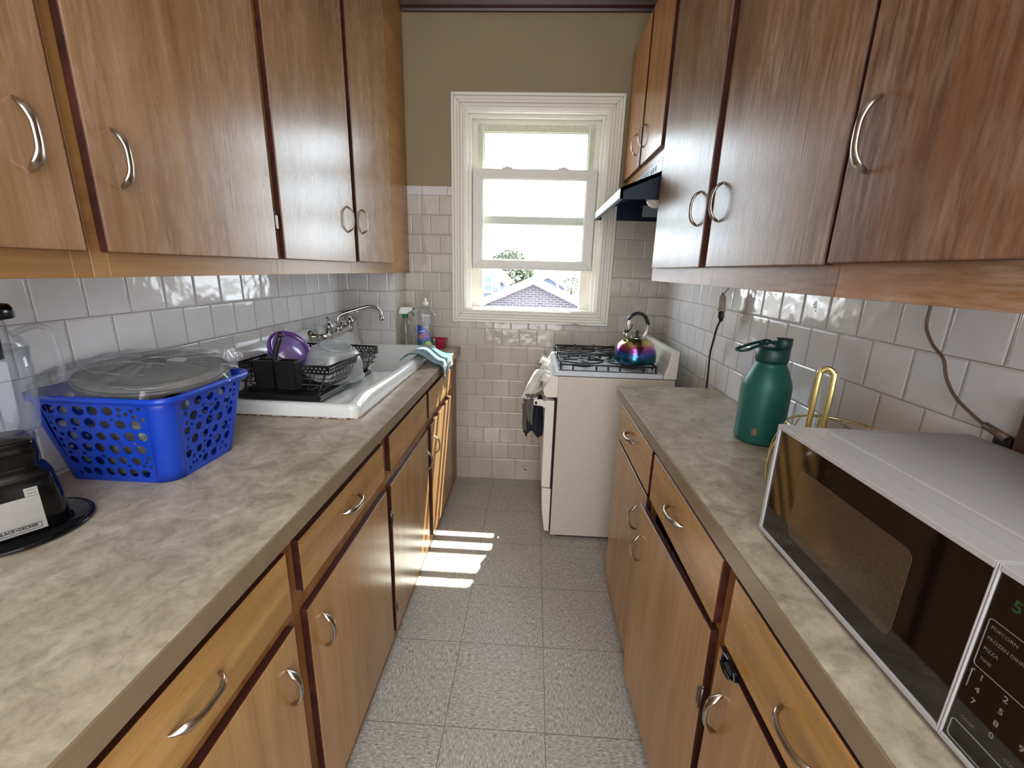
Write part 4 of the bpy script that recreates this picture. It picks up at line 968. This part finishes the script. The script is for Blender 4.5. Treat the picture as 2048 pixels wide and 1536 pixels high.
# ---------------------------------------------------------------- stove
ST = thing('gas_stove', 'white gas stove under the window, turned side on', 'stove', (.38, 2.27, 0))
sy0, sy1 = 1.965, 2.575
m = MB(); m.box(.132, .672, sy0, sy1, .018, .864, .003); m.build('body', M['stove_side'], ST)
m = MB(); m.box(.16, .66, sy0 + .02, sy1 - .02, .001, .018); m.build('plinth', M['gap'], ST)
m = MB(); m.prism([(.076, .292), (.088, .285), (.12, .285), (.12, .742), (.084, .742), (.074, .735)], 1, sy0 + .004, sy1 - .004, bev=.004); m.build('oven_door', M['stove'], ST)
m = MB(); m.prism([(.079, .272), (.084, .16), (.100, .038), (.125, .034), (.125, .276), (.083, .278)], 1, sy0 + .004, sy1 - .004, bev=.003); m.build('bottom_drawer', M['stove'], ST)
m = MB(); m.box(.121, .131, sy0 + .006, sy1 - .006, .04, .756); m.build('seam', M['gap'], ST)
# handle bar on two brackets
m = MB(); m.box(.020, .040, sy0 + .006, sy1 - .006, .716, .740, .004)
for y in (sy0 + .006, sy1 - .028): m.prism([(.024, .716), (.024, .738), (.055, .742), (.080, .735), (.100, .740), (.118, .73), (.118, .64), (.104, .62), (.088, .62), (.080, .70), (.060, .712)], 1, y, y + .022, bev=.003)
m.build('door_handle', M['stove'], ST)
m = MB(); m.prism([(.062, .797), (.070, .768), (.082, .760), (.132, .760), (.132, .864), (.104, .867)], 1, sy0, sy1, bev=.003); m.build('control_panel', M['stove'], ST)
nv = Vector((-.86, 0, .51)).normalized()
for k, y in enumerate((2.02, 2.115, 2.27, 2.43, 2.52)):
    c = Vector((.083, y, .832)); up = Vector((.51, 0, .86)); m = MB()
    rot = nv.to_track_quat('Z', 'X').to_matrix().to_4x4(); rot.translation = c - nv * .004
    m.lathe([(0, 0), (.026, 0), (.026, .005), (.022, .008), (.020, .026), (.018, .028), (0, .028)], (0, 0, 0), 24, xf=rot)
    m.box(-.0205, .0205, -.0055, .0055, .026, .034, .002, xf=rot @ Matrix.Rotation(.2 * (k - 2), 4, 'Z')); m.build('knob', M['knob'], ST)
m = MB(); m.prism([(.104, .868), (.612, .868), (.612, .8905), (.126, .8905), (.117, .888)], 1, sy0 - .002, sy1 + .002, bev=.003)
m.build('cooktop', M['cooktop'], ST)
m = MB()
for y0, y1 in ((sy0 + .02, 2.262), (2.278, sy1 - .02)): m.box(.134, .59, y0, y1, .8905, .8915, .0004)
for y0, y1 in ((sy0 + .018, 2.264), (2.276, sy1 - .018)): m.tube([(.133, y0, .8915), (.592, y0, .8915), (.592, y1, .8915), (.133, y1, .8915)], .0022, 6, mat=1, closed=True)
m.build('burner_well', [M['cooktop'], M['iron']], ST)
for bx_ in (.255, .475):
    for by_ in (2.115, 2.425):
        m = MB(); m.lathe([(0, .0), (.052, .0), (.050, .004), (.036, .007), (.036, .013), (.03, .0155), (0, .016)], (bx_, by_, .892), 28); m.build('burner', M['burner'], ST)
for y0, y1 in ((sy0 + .022, 2.259), (2.281, sy1 - .022)):
    m = MB(); yc = (y0 + y1) / 2; z = .916; r = .0042
    for y in (y0 + .012, y1 - .012): m.tube([(.142, y, z), (.588, y, z)], r, 8)
    for bx_ in (.255, .475):
        for a in range(4):
            dx, dy = ((1, 0), (-1, 0), (0, 1), (0, -1))[a]
            if dx: m.tube([(bx_ + dx * .105, yc, z), (bx_ + dx * .03, yc, z), (bx_ + dx * .026, yc, z + .003)], r, 8)
            else: m.tube([(bx_, yc + dy * (y1 - y0 - .024) / 2, z), (bx_, yc + dy * .03, z), (bx_, yc + dy * .026, z + .003)], r, 8)
        m.tube([(bx_ + .105 * math.cos(2 * PI * k / 24), yc + .085 * math.sin(2 * PI * k / 24), z) for k in range(24)], r * .9, 8, closed=True)
    for x in (.143, .2, .31, .365, .42, .53, .587):
        for y in (y0 + .012, y1 - .012): m.tube([(x, y, z), (x, y, .8925)], r, 8)
    for y in (yc - .06, yc + .06): m.tube([(.142, y, .8925), (.142, y, z), (.175, y, z)], r * .9, 8); m.tube([(.588, y, .8925), (.588, y, z), (.56, y, z)], r * .9, 8)
    for x in (.142, .588): m.tube([(x, y0 + .012, z), (x, y1 - .012, z)], r, 8)
    for x in (.255, .365, .475): m.tube([(x, y1 - .012, z), (x, y1 - .012, z + .008), (x, y1 - .022, z + .010)], r * .8, 6)
    m.build('grate', M['iron'], ST)
m = MB(); m.prism([(.614, .868), (.676, .868), (.676, 1.0), (.650, 1.002), (.640, .992), (.632, .93), (.620, .9)], 1, sy0, sy1, bev=.003); m.build('back_guard', M['stove'], ST)
# towel on the oven handle
TW = thing('kitchen_towel', 'white, grey and navy towel hanging from the oven handle', 'towel', (.015, 2.13, .74))
def bunch(path, rx, ry, ph, folds=7, amp=.22, ragged=.0):
    P = spline(path, 8); N = len(P) - 1
    def fn(u, v):
        i = min(N, int(round(u * N))); a = 2 * PI * v; k = 1 + amp * math.sin(folds * a + ph + 2.2 * u) + amp * .4 * math.sin((2 * folds + 3) * a + 2 * ph)
        w_ = sm(0, .10, u) * .85 + .15
        return P[i] + Vector((math.cos(a) * lerp(rx[0], rx[1], u) * k * w_, math.sin(a) * lerp(ry[0], ry[1], u) * k * w_, ragged * u * u * math.sin(3 * a + ph)))
    return fn, N
m = MB(); fn, N = bunch([(.020, 2.13, .730), (.020, 2.13, .68), (.022, 2.12, .60), (.024, 2.12, .525)], (.036, .044), (.05, .062), .6, 6, .20, .022); m.grid(fn, N, 60); m.build('navy_layer', M['navy_cloth'], TW)
m = MB(); fn, N = bunch([(.004, 2.05, .760), (.000, 2.045, .725), (.000, 2.04, .67), (.010, 2.04, .605)], (.040, .010), (.035, .016), 1.9, 4, .16, .012); m.grid(fn, N, 48); m.build('grey_layer', M['grey_cloth'], TW)
m = MB(); fn, N = bunch([(-.022, 2.09, .700), (-.020, 2.09, .64), (-.022, 2.085, .585), (-.016, 2.08, .545)], (.016, .010), (.03, .016), .2, 3, .2, .01); m.grid(fn, N, 36); m.build('side_fold', M['grey_cloth'], TW)
m = MB()
fn, N = bunch([(.060, 2.20, .845), (.040, 2.16, .825), (.022, 2.12, .795), (.004, 2.07, .765), (-.012, 2.035, .735)], (.024, .030), (.030, .026), .3, 5, .15); m.grid(fn, N, 56)
fn, N = bunch([(.064, 2.13, .775), (.045, 2.10, .765), (.015, 2.06, .757), (-.020, 2.035, .738)], (.022, .018), (.03, .02), 2.2, 4, .18); m.grid(fn, N, 44); m.build('white_bundle', M['white_cloth'], TW)
# kettle
KT = thing('kettle', 'rainbow tinted steel kettle on the near right burner', 'kettle', (.507, 2.105, .921), local=True)
m = MB(); m.lathe([(0, 0), (.096, 0), (.101, .004), (.1025, .012), (.102, .035), (.097, .062), (.085, .088), (.066, .107), (.048, .117), (.044, .119)], (0, 0, 0), 56); m.build('kettle_body', M['rainbow'], KT)
m = MB(); m.lathe([(.046, .117), (.046, .121), (.035, .126), (.0, .130)], (0, 0, 0), 36); m.lathe([(0, .128), (.006, .128), (.005, .136), (.011, .141), (.012, .148), (.008, .153), (0, .154)], (0, 0, 0), 20, mat=1); m.build('lid', [M['kettle_steel'], M['grip']], KT)
m = MB(); d = Vector((-.78, -.35, 0)).normalized()
m.tube([d * .055 + Vector((0, 0, .095)), d * .062 + Vector((0, 0, .135)), d * .063 + Vector((0, 0, .150))], [.017, .0125, .012], 14); m.build('spout', M['kettle_steel'], KT)
m = MB(); m.lathe([(0, .148), (.014, .148), (.015, .152), (.012, .158), (0, .159)], tuple(d * .063), 16); m.tube([d * .05 + Vector((0, 0, .153)), d * .036 + Vector((0, 0, .165)), d * .034 + Vector((0, 0, .185))], .004, 8); m.build('whistle', M['grip'], KT)
e = Vector((.93, .36, 0)).normalized()
for s_ in (-1, 1): m = MB(); m.tube(spline([e * .04 * s_ + Vector((0, 0, .117)), e * .052 * s_ + Vector((0, 0, .145)), e * .052 * s_ + Vector((0, 0, .185)), e * .040 * s_ + Vector((0, 0, .212))], 6), .0055, 10, flat=(.6, 1.3), up=tuple(e)); m.lathe([(0, 0), (.012, 0), (.010, .012), (0, .014)], tuple(e * .041 * s_ + Vector((0, 0, .112))), 14); m.build('handle_bracket', M['kettle_steel'], KT)
m = MB(); m.tube(spline([e * -.056 + Vector((0, 0, .205)), e * -.036 + Vector((0, 0, .226)), e * 0 + Vector((0, 0, .235)), e * .036 + Vector((0, 0, .220)), e * .060 + Vector((0, 0, .180))], 7), [.005] + [.0105] * 26 + [.009, .009], 12, flat=(.8, 1.25), up=(0, 0, 1)); m.build('grip', M['grip'], KT)

# ---------------------------------------------------------------- range hood
HD = thing('range_hood', 'navy black range hood with bright front lip over the stove', 'range hood', (.55, 2.21, 1.62))
hy0, hy1 = 1.846, 2.592; HX = .325
m = MB()
sec = [(.766, 1.779), (.478, 1.779), (.478, 1.727), (HX + .004, 1.667), (HX, 1.662), (HX, 1.626), (HX + .012, 1.622), (HX + .012, 1.655), (.488, 1.716), (.488, 1.768), (.758, 1.768), (.758, 1.622), (.766, 1.622)]
m.prism(sec, 1, hy0, hy1)
for y in (hy0, hy1 - .006): m.prism([(.766, 1.779), (.478, 1.779), (.478, 1.727), (HX + .002, 1.666), (HX + .002, 1.624), (.766, 1.622)], 1, y, y + .006)
m.build('shell', M['hood'], HD)
m = MB(); m.box(HX - .002, HX + .001, hy0, hy1, 1.628, 1.662, .0008); m.build('front_lip', M['hood_lip'], HD)
# sloped face: pale switch plate and vent slots
def face(m, y0, y1, s0, s1, lift, mat=0): m.box(.478 - lift, .478 - lift + .0008, y0, y1, 1.779 - s1, 1.779 - s0, mat=mat)
m = MB(); face(m, 1.848, 2.585, .003, .050, .0010); m.build('switch_plate', M['hood_lip'], HD)
m = MB()
for y0, y1 in ((2.06, 2.19), (2.20, 2.33), (2.34, 2.47)):
    for k in range(4): face(m, y0, y1, .009 + k * .010, .0150 + k * .010, .0016)
m.build('vent_slots', M['ink'], HD)
m = MB()
for y in (1.935, 1.97, 2.005): face(m, y, y + .020, .014, .022, .0020); face(m, y + .003, y + .012, .024, .034, .0020); face(m, y + .014, y + .018, .022, .030, .0020)
m.build('switch_marks', M['ink'], HD)
m = MB(); m.lathe([(0, 0), (.012, .001), (.024, .014), (.029, .032), (.026, .05), (.016, .064), (.013, .075), (.013, .085)], (0, 0, 0), 24, xf=Matrix.Translation((.455, 1.95, 1.640)) @ Matrix.Rotation(math.radians(100), 4, 'Y')); m.build('bulb', M['bulb'], HD)
m = MB(); m.lathe([(.014, 0), (.019, 0), (.019, .05), (0, .05)], (0, 0, 0), 20, xf=Matrix.Translation((.53, 1.95, 1.627)) @ Matrix.Rotation(math.radians(100), 4, 'Y')); m.build('bulb_socket', M['steel'], HD)
m = MB(); m.box(.585, .69, hy1 - .0075, hy1 - .0066, 1.645, 1.705); m.build('notice_sticker', M['sticker'], HD)

# ---------------------------------------------------------------- right worktop things
WB = thing('water_bottle', 'large teal metal water bottle with carry loop on the right worktop', 'bottle', (.655, 1.185, .890), local=True)
m = MB(); m.lathe([(0, .0005), (.054, .0005), (.060, .006), (.0615, .014), (.0615, .160), (.058, .176), (.043, .214), (.0385, .222), (.0385, .228)], (0, 0, 0), 56); m.build('bottle_body', M['teal_metal'], WB)
m = MB(); m.lathe([(0, .228), (.0375, .228), (.0375, .231), (.040, .2315), (.041, .235), (.0405, .262), (.037, .268), (.02, .268), (0, .268)], (0, 0, 0), 44); m.build('lid', M['teal_lid'], WB)
m = MB(); m.lathe([(0, .260), (.0195, .260), (.0195, .270), (.0205, .272), (.0205, .292), (.019, .294), (0, .294)], (.021, -.006, 0), 28); m.build('spout_cap', M['teal_lid'], WB)
m = MB(); ax = Vector((-1, -.28, 0)).normalized(); sd = Vector((-ax.y, ax.x, 0)); L_ = lambda a, b, z: ax * a + sd * b + Vector((0, 0, z))
m.tube(spline([L_(-.012, .013, .274), L_(.010, .014, .285), L_(.036, .013, .281), L_(.06, .014, .276), L_(.092, .016, .266), L_(.106, .012, .262), L_(.109, 0, .261), L_(.106, -.012, .262), L_(.092, -.016, .266), L_(.06, -.014, .276), L_(.036, -.013, .281), L_(.010, -.014, .285), L_(-.012, -.013, .274)], 5), .0048, 10, flat=(.7, 1.2), up=(0, 0, 1))
m.tube([L_(.036, -.014, .28), L_(.036, .014, .28)], .0045, 8); m.build('carry_loop', M['teal_lid'], WB)
m = MB(); a0 = math.radians(-128)
m.grid(lambda u, v: Vector((.0619 * math.cos(a0 + lerp(-.11, .11, u) * math.sin(PI * min(1, v * .9 + .1)) ** .6), .0619 * math.sin(a0 + lerp(-.11, .11, u) * math.sin(PI * min(1, v * .9 + .1)) ** .6), lerp(.030, .052, v))), 6, 10); m.build('maker_mark', M['copper'], WB)
# gold wire holder
GX, GY, GZ = .606, .830, .8905
GD = thing('wire_basket', 'gold wire basket with upright loop behind the microwave', 'wire basket', (GX, GY, GZ), local=True)
m = MB(); g_ = .0022
ringp = lambda r, z: [(r * math.cos(2 * PI * k / 48), r * math.sin(2 * PI * k / 48), z) for k in range(48)]
m.tube(ringp(.081, .164), .0026, 8, closed=True); m.build('rim_wire', M['gold'], GD)
m = MB(); m.tube(ringp(.086, .0028), .0026, 8, closed=True)
m.tube([(-.086, 0, .003), (.086, 0, .003)], g_, 6); m.tube([(0, -.086, .003), (0, .086, .003)], g_, 6); m.build('base_wire', M['gold'], GD)
m = MB()
for k in range(12):
    a = 2 * PI * (k + .5) / 12; r_ = lambda r, z: (r * math.cos(a), r * math.sin(a), z)
    m.tube(spline([r_(.086, .003), r_(.098, .02), r_(.105, .055), r_(.102, .11), r_(.081, .164)], 5), .0016, 6)
m.build('side_wires', M['gold'], GD)
m = MB(); lw_ = Vector((.75, -.66, 0)).normalized(); q = lambda a, z: tuple(lw_ * a + Vector((-.039, 0, z)))
m.tube(spline([q(-.012, .003), q(-.012, .15), q(-.012, .262), q(-.009, .278), q(0, .284), q(.009, .278), q(.012, .262), q(.012, .15), q(.012, .003)], 6), .0042, 10, flat=(.7, 1.3), up=(.66, .75, 0)); m.build('loop_handle', M['gold'], GD)
# microwave
MW = thing('microwave', 'white microwave with black glass door on the right worktop', 'microwave', (.58, .47, .89))
mx0, mx1, my0, my1, mz0, mz1 = .428, .744, .235, .716, .8985, 1.099
m = MB(); m.box(mx0 + .022, mx1, my0, my1, mz0, mz1 - .002, .008, seg=3)
o = bmesh.new()   # raised top panel
m.prism([(mx0 + .07, my0 + .03), (mx1 - .05, my0 + .03), (mx1 - .025, my0 + .05), (mx1 - .025, my1 - .06), (mx1 - .05, my1 - .028), (mx0 + .07, my1 - .028), (mx0 + .062, my1 - .036), (mx0 + .062, my0 + .038)], 2, mz1 - .004, mz1 + .0016, bev=.0022)
m.box(mx0 + .036, mx0 + .038, my0 + .004, my1 - .004, mz1 - .003, mz1 - .0012); m.build('case', M['mw_white'], MW)
for x in (mx0 + .05, mx1 - .04):
    for y in (my0 + .04, my1 - .04): m = MB(); m.lathe([(0, 0), (.012, 0), (.013, .0085)], (x, y, .8902), 14); m.build('foot', M['gap'], MW)
yd = .354
m = MB(); ring_ = lambda m, y0, y1: None
def bez(m, y0, y1, w, x0, x1, mat=0, wn=None, wf=None):
    z0, z1 = mz0 - .001, mz1; wn = wn or w; wf = wf or w
    for a, b, c, d_ in ((y0, y0 + wn, z0, z1), (y1 - wf, y1, z0, z1), (y0 + wn, y1 - wf, z0, z0 + w), (y0 + wn, y1 - wf, z1 - w * 1.1, z1)): m.box(x0, x1, a, b, c, d_, min(.0018, wn * .4, wf * .4), mat=mat)
bez(m, yd + .0003, my1, .007, mx0 - .001, mx0 + .024, wn=.0022); m.build('door_frame', M['mw_white'], MW)
m = MB(); m.box(mx0 + .002, mx0 + .02, yd + .0022, my1 - .006, mz0 + .005, mz1 - .006, .0005); dg_ = m.build('door', M['mw_glass'], MW)
m = MB()
wpts = []
for cy, cz, a0 in ((.640 - .012, 1.052 - .012, 0), (.432 + .012, 1.052 - .012, PI / 2), (.432 + .012, .936 + .012, PI), (.640 - .012, .936 + .012, 3 * PI / 2)):
    for k in range(5): a = a0 + k * PI / 8; wpts.append((cy + .012 * math.cos(a), cz + .012 * math.sin(a)))
m.prism(wpts, 0, mx0 + .0012, mx0 + .0026); m.build('window_mesh', M['mw_mesh'], dg_)
m = MB(); bez(m, my0, yd - .0003, .006, mx0 - .001, mx0 + .024, wf=.002); m.build('panel_frame', M['mw_white'], MW)
m = MB(); m.box(mx0 + .001, mx0 + .02, my0 + .004, yd - .002, mz0 + .003, mz1 - .004, .0005); cp = m.build('control_panel', M['mw_glass'], MW)
m = MB(); X_ = mx0 + .0009
def ln(y0, z0, y1, z1, w=.0005): m.tube([(X_, y0, z0), (X_, y1, z1)], w, 6)
def rr_(y0, y1, z0, z1, r, w):
    P = []
    for cy, cz, a0 in ((y1 - r, z1 - r, 0), (y0 + r, z1 - r, PI / 2), (y0 + r, z0 + r, PI), (y1 - r, z0 + r, 3 * PI / 2)):
        for k in range(5): a = a0 + k * PI / 8; P.append((X_, cy + r * math.cos(a), cz + r * math.sin(a)))
    m.tube(P, w, 6, closed=True)
rr_(.246, .3475, .994, 1.046, .003, .0005); ln(.3465, .989, .3465, .968); ln(.3465, .989, .344, .9895)
rr_(.262, .348, .907, .928, .004, .0008)
def wr(s, y, z, size, al='LEFT', bold=0): m.mesh(text_mesh(s, size, al, bold), frame_xf((X_ + .0002, y, z), (0, -1, 0), (0, 0, 1)))
for i, row in enumerate((('POPCORN', 'POTATO'), ('FROZEN DINNER', 'BEVERAGE'), ('PIZZA', 'REHEAT'), ('TIME', 'POWER'))):
    wr(row[0], .3445, 1.036 - i * .0115, .0048); wr(row[1], .300, 1.036 - i * .0115, .0048)
for j, col in enumerate((('1', '4', '7'), ('2', '5', '8', '0'), ('3', '6', '9'))):
    for i, ch_ in enumerate(col): wr(ch_, (.3375, .3165, .2955)[j], .9825 - i * .0138, .0085, 'CENTER', .0002)
wr('COOK', .342, .9345, .0042); wr('CLOCK', .303, .9345, .0042)
m.build('keypad_print', M['mw_print'], cp)
m = MB(); m.mesh(text_mesh('5', .016, 'CENTER', .0003), frame_xf((X_ + .0002, .332, 1.062), (0, -1, 0), (0, 0, 1))); m.build('display_digit', M['green_led'], cp)
# board leaning behind the microwave
m = MB(); m.box(.7455, .764, .36, .656, .8905, 1.172, .004); tag(m.build('cutting_board', M['board']), 'dark brown wooden board standing behind the microwave', 'board')
# cords
CD = thing('extension_cord', 'beige extension socket hanging from the right wall cabinet', 'extension cord', (.72, 1.70, 1.27))
m = MB(); m.tube(spline([(.735, 1.655, 1.318), (.722, 1.672, 1.297), (.716, 1.688, 1.276)], 5), .003, 8); m.build('cable', M['cord_beige'], CD)
m = MB(); Q = Matrix.Translation((.716, 1.694, 1.243)) @ Matrix.Rotation(math.radians(-8), 4, 'X') @ Matrix.Rotation(math.radians(50), 4, 'Z')
m.lathe([(0, -.024), (.014, -.024), (.016, -.018), (.015, .018), (.008, .03), (.004, .036)], (0, 0, 0), 20, sx=1.15, sy=.7, n=3, xf=Q); m.box(-.024, .024, -.009, .009, -.034, -.022, .003, xf=Q); m.build('socket', M['cord_beige'], CD)
PC = thing('power_cord', 'black plug and cord running down behind the right worktop', 'power cord', (.716, 1.70, 1.20))
m = MB(); m.box(-.013, .013, -.008, .008, -.060, -.0345, .003, xf=Q); m.lathe([(.006, -.072), (.0085, -.060)], (0, 0, 0), 12, xf=Q); m.build('plug', M['cord_black'], PC)
p0 = Q @ Vector((0, 0, -.066))
m = MB(); m.tube(spline([p0, (.722, 1.722, 1.145), (.728, 1.752, 1.09), (.735, 1.782, 1.035), (.738, 1.786, .99), (.738, 1.780, .94), (.74, 1.782, .86), (.74, 1.80, .70)], 8), .0040, 8); m.build('cable', M['cord_black'], PC)
m = MB(); m.tube(spline([(.742, .856, 1.32), (.742, .853, 1.296), (.742, .850, 1.259), (.742, .828, 1.229), (.742, .799, 1.207), (.742, .783, 1.175), (.742, .757, 1.147), (.742, .720, 1.127), (.744, .698, 1.116)], 8), .0027, 8)
WC = thing('hanging_cord', 'thin brown cord running down the tiles behind the microwave', 'cord', (.742, .85, 1.30)); m.build('cable', M['cord_brown'], WC)
m = MB(); m.tube([(.745, .701, 1.117), (.7495, .668, 1.106)], [.007, .0085], 10, flat=(.8, 1)); m.build('taped_end', M['cord_brown'], WC)
m = MB(); m.box(.7455, .7655, .66, .685, 1.085, 1.108, .003); m.build('plug', M['cord_black'], WC)

# ---------------------------------------------------------------- outside
struct_g = MB(); struct_g.box(-60, 60, 4, 160, -4.2, -4); struct(struct_g.build('ground', M['ground']), 'pale ground far below the window')
def house(name, label, ridge, eave, y0, y1, xc, half, gable, wall, wins=(), base=-4, slope_over=.35):
    t_ = thing(name, label, 'house', (xc, y0, base))
    m = MB(); m.prism([(xc - half, base), (xc + half, base), (xc + half, eave), (xc, ridge), (xc - half, eave)], 1, y0, y1); m.build('walls', gable, t_)
    k = (ridge - eave) / half; o_ = slope_over; th = .10
    m = MB()
    for s_ in (-1, 1): m.prism([(xc, ridge + .02), (xc + s_ * (half + o_), eave - o_ * k + .02), (xc + s_ * (half + o_), eave - o_ * k + th), (xc, ridge + th + .03)], 1, y0 - .25, y1 + .2)
    m.build('roof', M['roof_white'], t_)
    for x, z, w, h in wins:
        m = MB(); m.box(x - w / 2 - .08, x + w / 2 + .08, y0 - .06, y0 - .01, z - .08, z + h + .08); m.box(x - w / 2 - .14, x + w / 2 + .14, y0 - .1, y0 - .01, z - .14, z - .06); wf = m.build('window', M['out_trim'], t_)
        m = MB(); m.box(x - w / 2, x + w / 2, y0 - .075, y0 - .055, z, z + h / 2 - .03); m.box(x - w / 2, x + w / 2, y0 - .075, y0 - .055, z + h / 2 + .03, z + h); m.build('pane', M['out_glass'], wf)
    return t_
G1 = house('gabled_house', 'brick gable with pale roof just outside the window', .90, -1.35, 14.0, 24.2, -.02, 5.1, M['gable'], M['gable'])
for k, (x, y) in enumerate(((-1.45, 16.2), (-1.15, 18.5))):
    m = MB(); z = .90 - abs(x + .02) * .441 + .15; m.box(x - .62, x + .12, y - .05, y + .05, z - .06, z, .01, xf=Matrix.Translation((x, y, z)) @ Matrix.Rotation(math.radians(-23.8), 4, 'Y') @ Matrix.Translation((-x, -y, -z))); m.build('roof_vent', M['far_roof'], G1)
for x, y, h in ((-1.62, 20.5, 1.0), (-1.32, 23, .55), (.18, 20, .7), (.9, 17, .4), (1.6, 16, .35)):
    m = MB(); z = .90 - abs(x + .02) * .441; m.cyl((x, y, z), (x, y, z + h), .045, seg=10); m.lathe([(0, 0), (.08, 0), (.08, .08), (0, .1)], (x, y, z + h), 12); m.build('vent_pipe', M['pipe'], G1)
house('clapboard_house', 'blue grey clapboard house at the left of the window view', 2.55, .72, 25, 33, -4.0, 2.1, M['siding'], M['siding'], wins=((-2.62, .15, .42, .78), (-2.62, -1.35, .42, 1.0)))
def tree(label, x, y, z0, h, r, n, seed):
    t_ = thing('tree', label, 'tree', (x, y, -4)); rn = random.Random(seed)
    m = MB(); m.tube(spline([(x, y, -4), (x + .1, y, z0), (x, y, z0 + h * .6)], 4), [.22] * 4 + [.16] * 4 + [.08], 8); m.build('trunk', M['bark'], t_)
    o = bmesh.new()
    for _ in range(n):
        th, ph, q = rn.uniform(0, 2 * PI), math.acos(rn.uniform(-1, 1)), rn.uniform(.55, 1) ** .6
        c = Vector((x + r * q * math.sin(ph) * math.cos(th), y + r * q * math.sin(ph) * math.sin(th), z0 + h * .5 + h * .5 * q * math.cos(ph)))
        s_ = rn.uniform(.10, .22); d1 = Vector((rn.uniform(-1, 1), rn.uniform(-1, 1), rn.uniform(-1, 1))).normalized() * s_; d2 = d1.orthogonal().normalized() * s_ * .6
        o.faces.new([o.verts.new(c + d1), o.verts.new(c + d2), o.verts.new(c - d1), o.verts.new(c - d2)])
    m = MB(); m._merge(o); m.build('foliage', M['leaf'], t_)
tree('leafy green tree beyond the gable roof', -2.1, 37, -1.6, 4.5, 2.1, 2600, 3)
tree('distant pale tree behind the roofs at the right', 5.4, 64, -3, 3.6, 2.6, 900, 4)
tree('far tree near the small grey roof', .9, 70, -3, 3.4, 2.4, 800, 5)
house('distant_house', 'small far house with grey blue roof at the right of the view', .55, -.5, 52, 58, 1.6, 1.9, M['far_roof'], M['far_roof'])

# ---------------------------------------------------------------- light and camera
w = bpy.data.worlds.new('sky'); bpy.context.scene.world = w; w.use_nodes = True
bg = w.node_tree.nodes['Background']
sky = w.node_tree.nodes.new('ShaderNodeTexSky'); sky.sky_type = 'HOSEK_WILKIE'; sky.turbidity = 4; sky.ground_albedo = .4; sky.sun_direction = Vector((.24, .546, 1)).normalized()
mx = w.node_tree.nodes.new('ShaderNodeMix'); mx.data_type = 'RGBA'; mx.inputs[0].default_value = .75; mx.inputs[7].default_value = (.86, .93, 1.0, 1)
w.node_tree.links.new(sky.outputs[0], mx.inputs[6]); w.node_tree.links.new(mx.outputs[2], bg.inputs[0]); bg.inputs[1].default_value = SKY
def light(name, typ, loc, energy, color=(1, 1, 1), **kw):
    l = bpy.data.lights.new(name, typ); l.energy = energy; l.color = color
    for k, v in kw.items(): setattr(l, k, v)
    o = bpy.data.objects.new(name, l); C.objects.link(o); o.location = loc; return o
s = light('sun', 'SUN', (0, 6, 8), SUN, (1, .95, .86), angle=math.radians(.53)); s.rotation_euler = Vector((-.245, -.546, -1)).to_track_quat('-Z', 'Y').to_euler()
p = light('window_portal', 'AREA', (-.02, YB + .13, 1.63), 1, shape='RECTANGLE', size=.8, size_y=1.15); p.rotation_euler = (-PI / 2, 0, 0); p.data.cycles.is_portal = True
f = light('room_fill_behind', 'AREA', (.25, -1.0, 1.45), FILL, (.985, .99, 1), shape='RECTANGLE', size=1.9, size_y=2.0); f.rotation_euler = (math.radians(90), 0, 0)  # added fill panel behind the camera; no window is modelled there
f2 = light('overhead_fill_behind', 'AREA', (-.1, -.55, 2.72), FILL2, (1, .98, .95), shape='RECTANGLE', size=.9, size_y=1.2)  # added overhead fill behind the camera, without any real fixture
cam = bpy.data.cameras.new('camera'); co = bpy.data.objects.new('camera', cam); C.objects.link(co); bpy.context.scene.camera = co
cam.sensor_fit = 'HORIZONTAL'; cam.sensor_width = 36; cam.lens = 859.26 / 2048 * 36; cam.clip_start = .02; cam.clip_end = 500
P_, Y_, R_ = .259742, .0437524, .0277272
cy, sy, cp_, sp_, cr, sr = math.cos(Y_), math.sin(Y_), math.cos(P_), math.sin(P_), math.cos(R_), math.sin(R_)
Rz = Matrix(((cy, -sy, 0), (sy, cy, 0), (0, 0, 1)))
fw, up, rt = Vector((0, cp_, -sp_)), Vector((0, sp_, cp_)), Vector((1, 0, 0))
r_, u_ = rt * cr + up * sr, up * cr - rt * sr
r_, u_, fw = Rz @ r_, Rz @ u_, Rz @ fw
mt = Matrix((r_, u_, -fw)).transposed().to_4x4(); mt.translation = Vector((0, 0, 1.34147666)); co.matrix_world = mt
sc = bpy.context.scene; sc.view_settings.view_transform = 'Standard'; sc.view_settings.look = 'None'; sc.view_settings.exposure = .22; sc.view_settings.gamma = 1
cy_ = sc.cycles; cy_.use_denoising = True; cy_.max_bounces = 7; cy_.diffuse_bounces = 4; cy_.glossy_bounces = 3; cy_.transmission_bounces = 4; cy_.transparent_max_bounces = 12; cy_.sample_clamp_indirect = 6; cy_.caustics_reflective = False; cy_.caustics_refractive = False
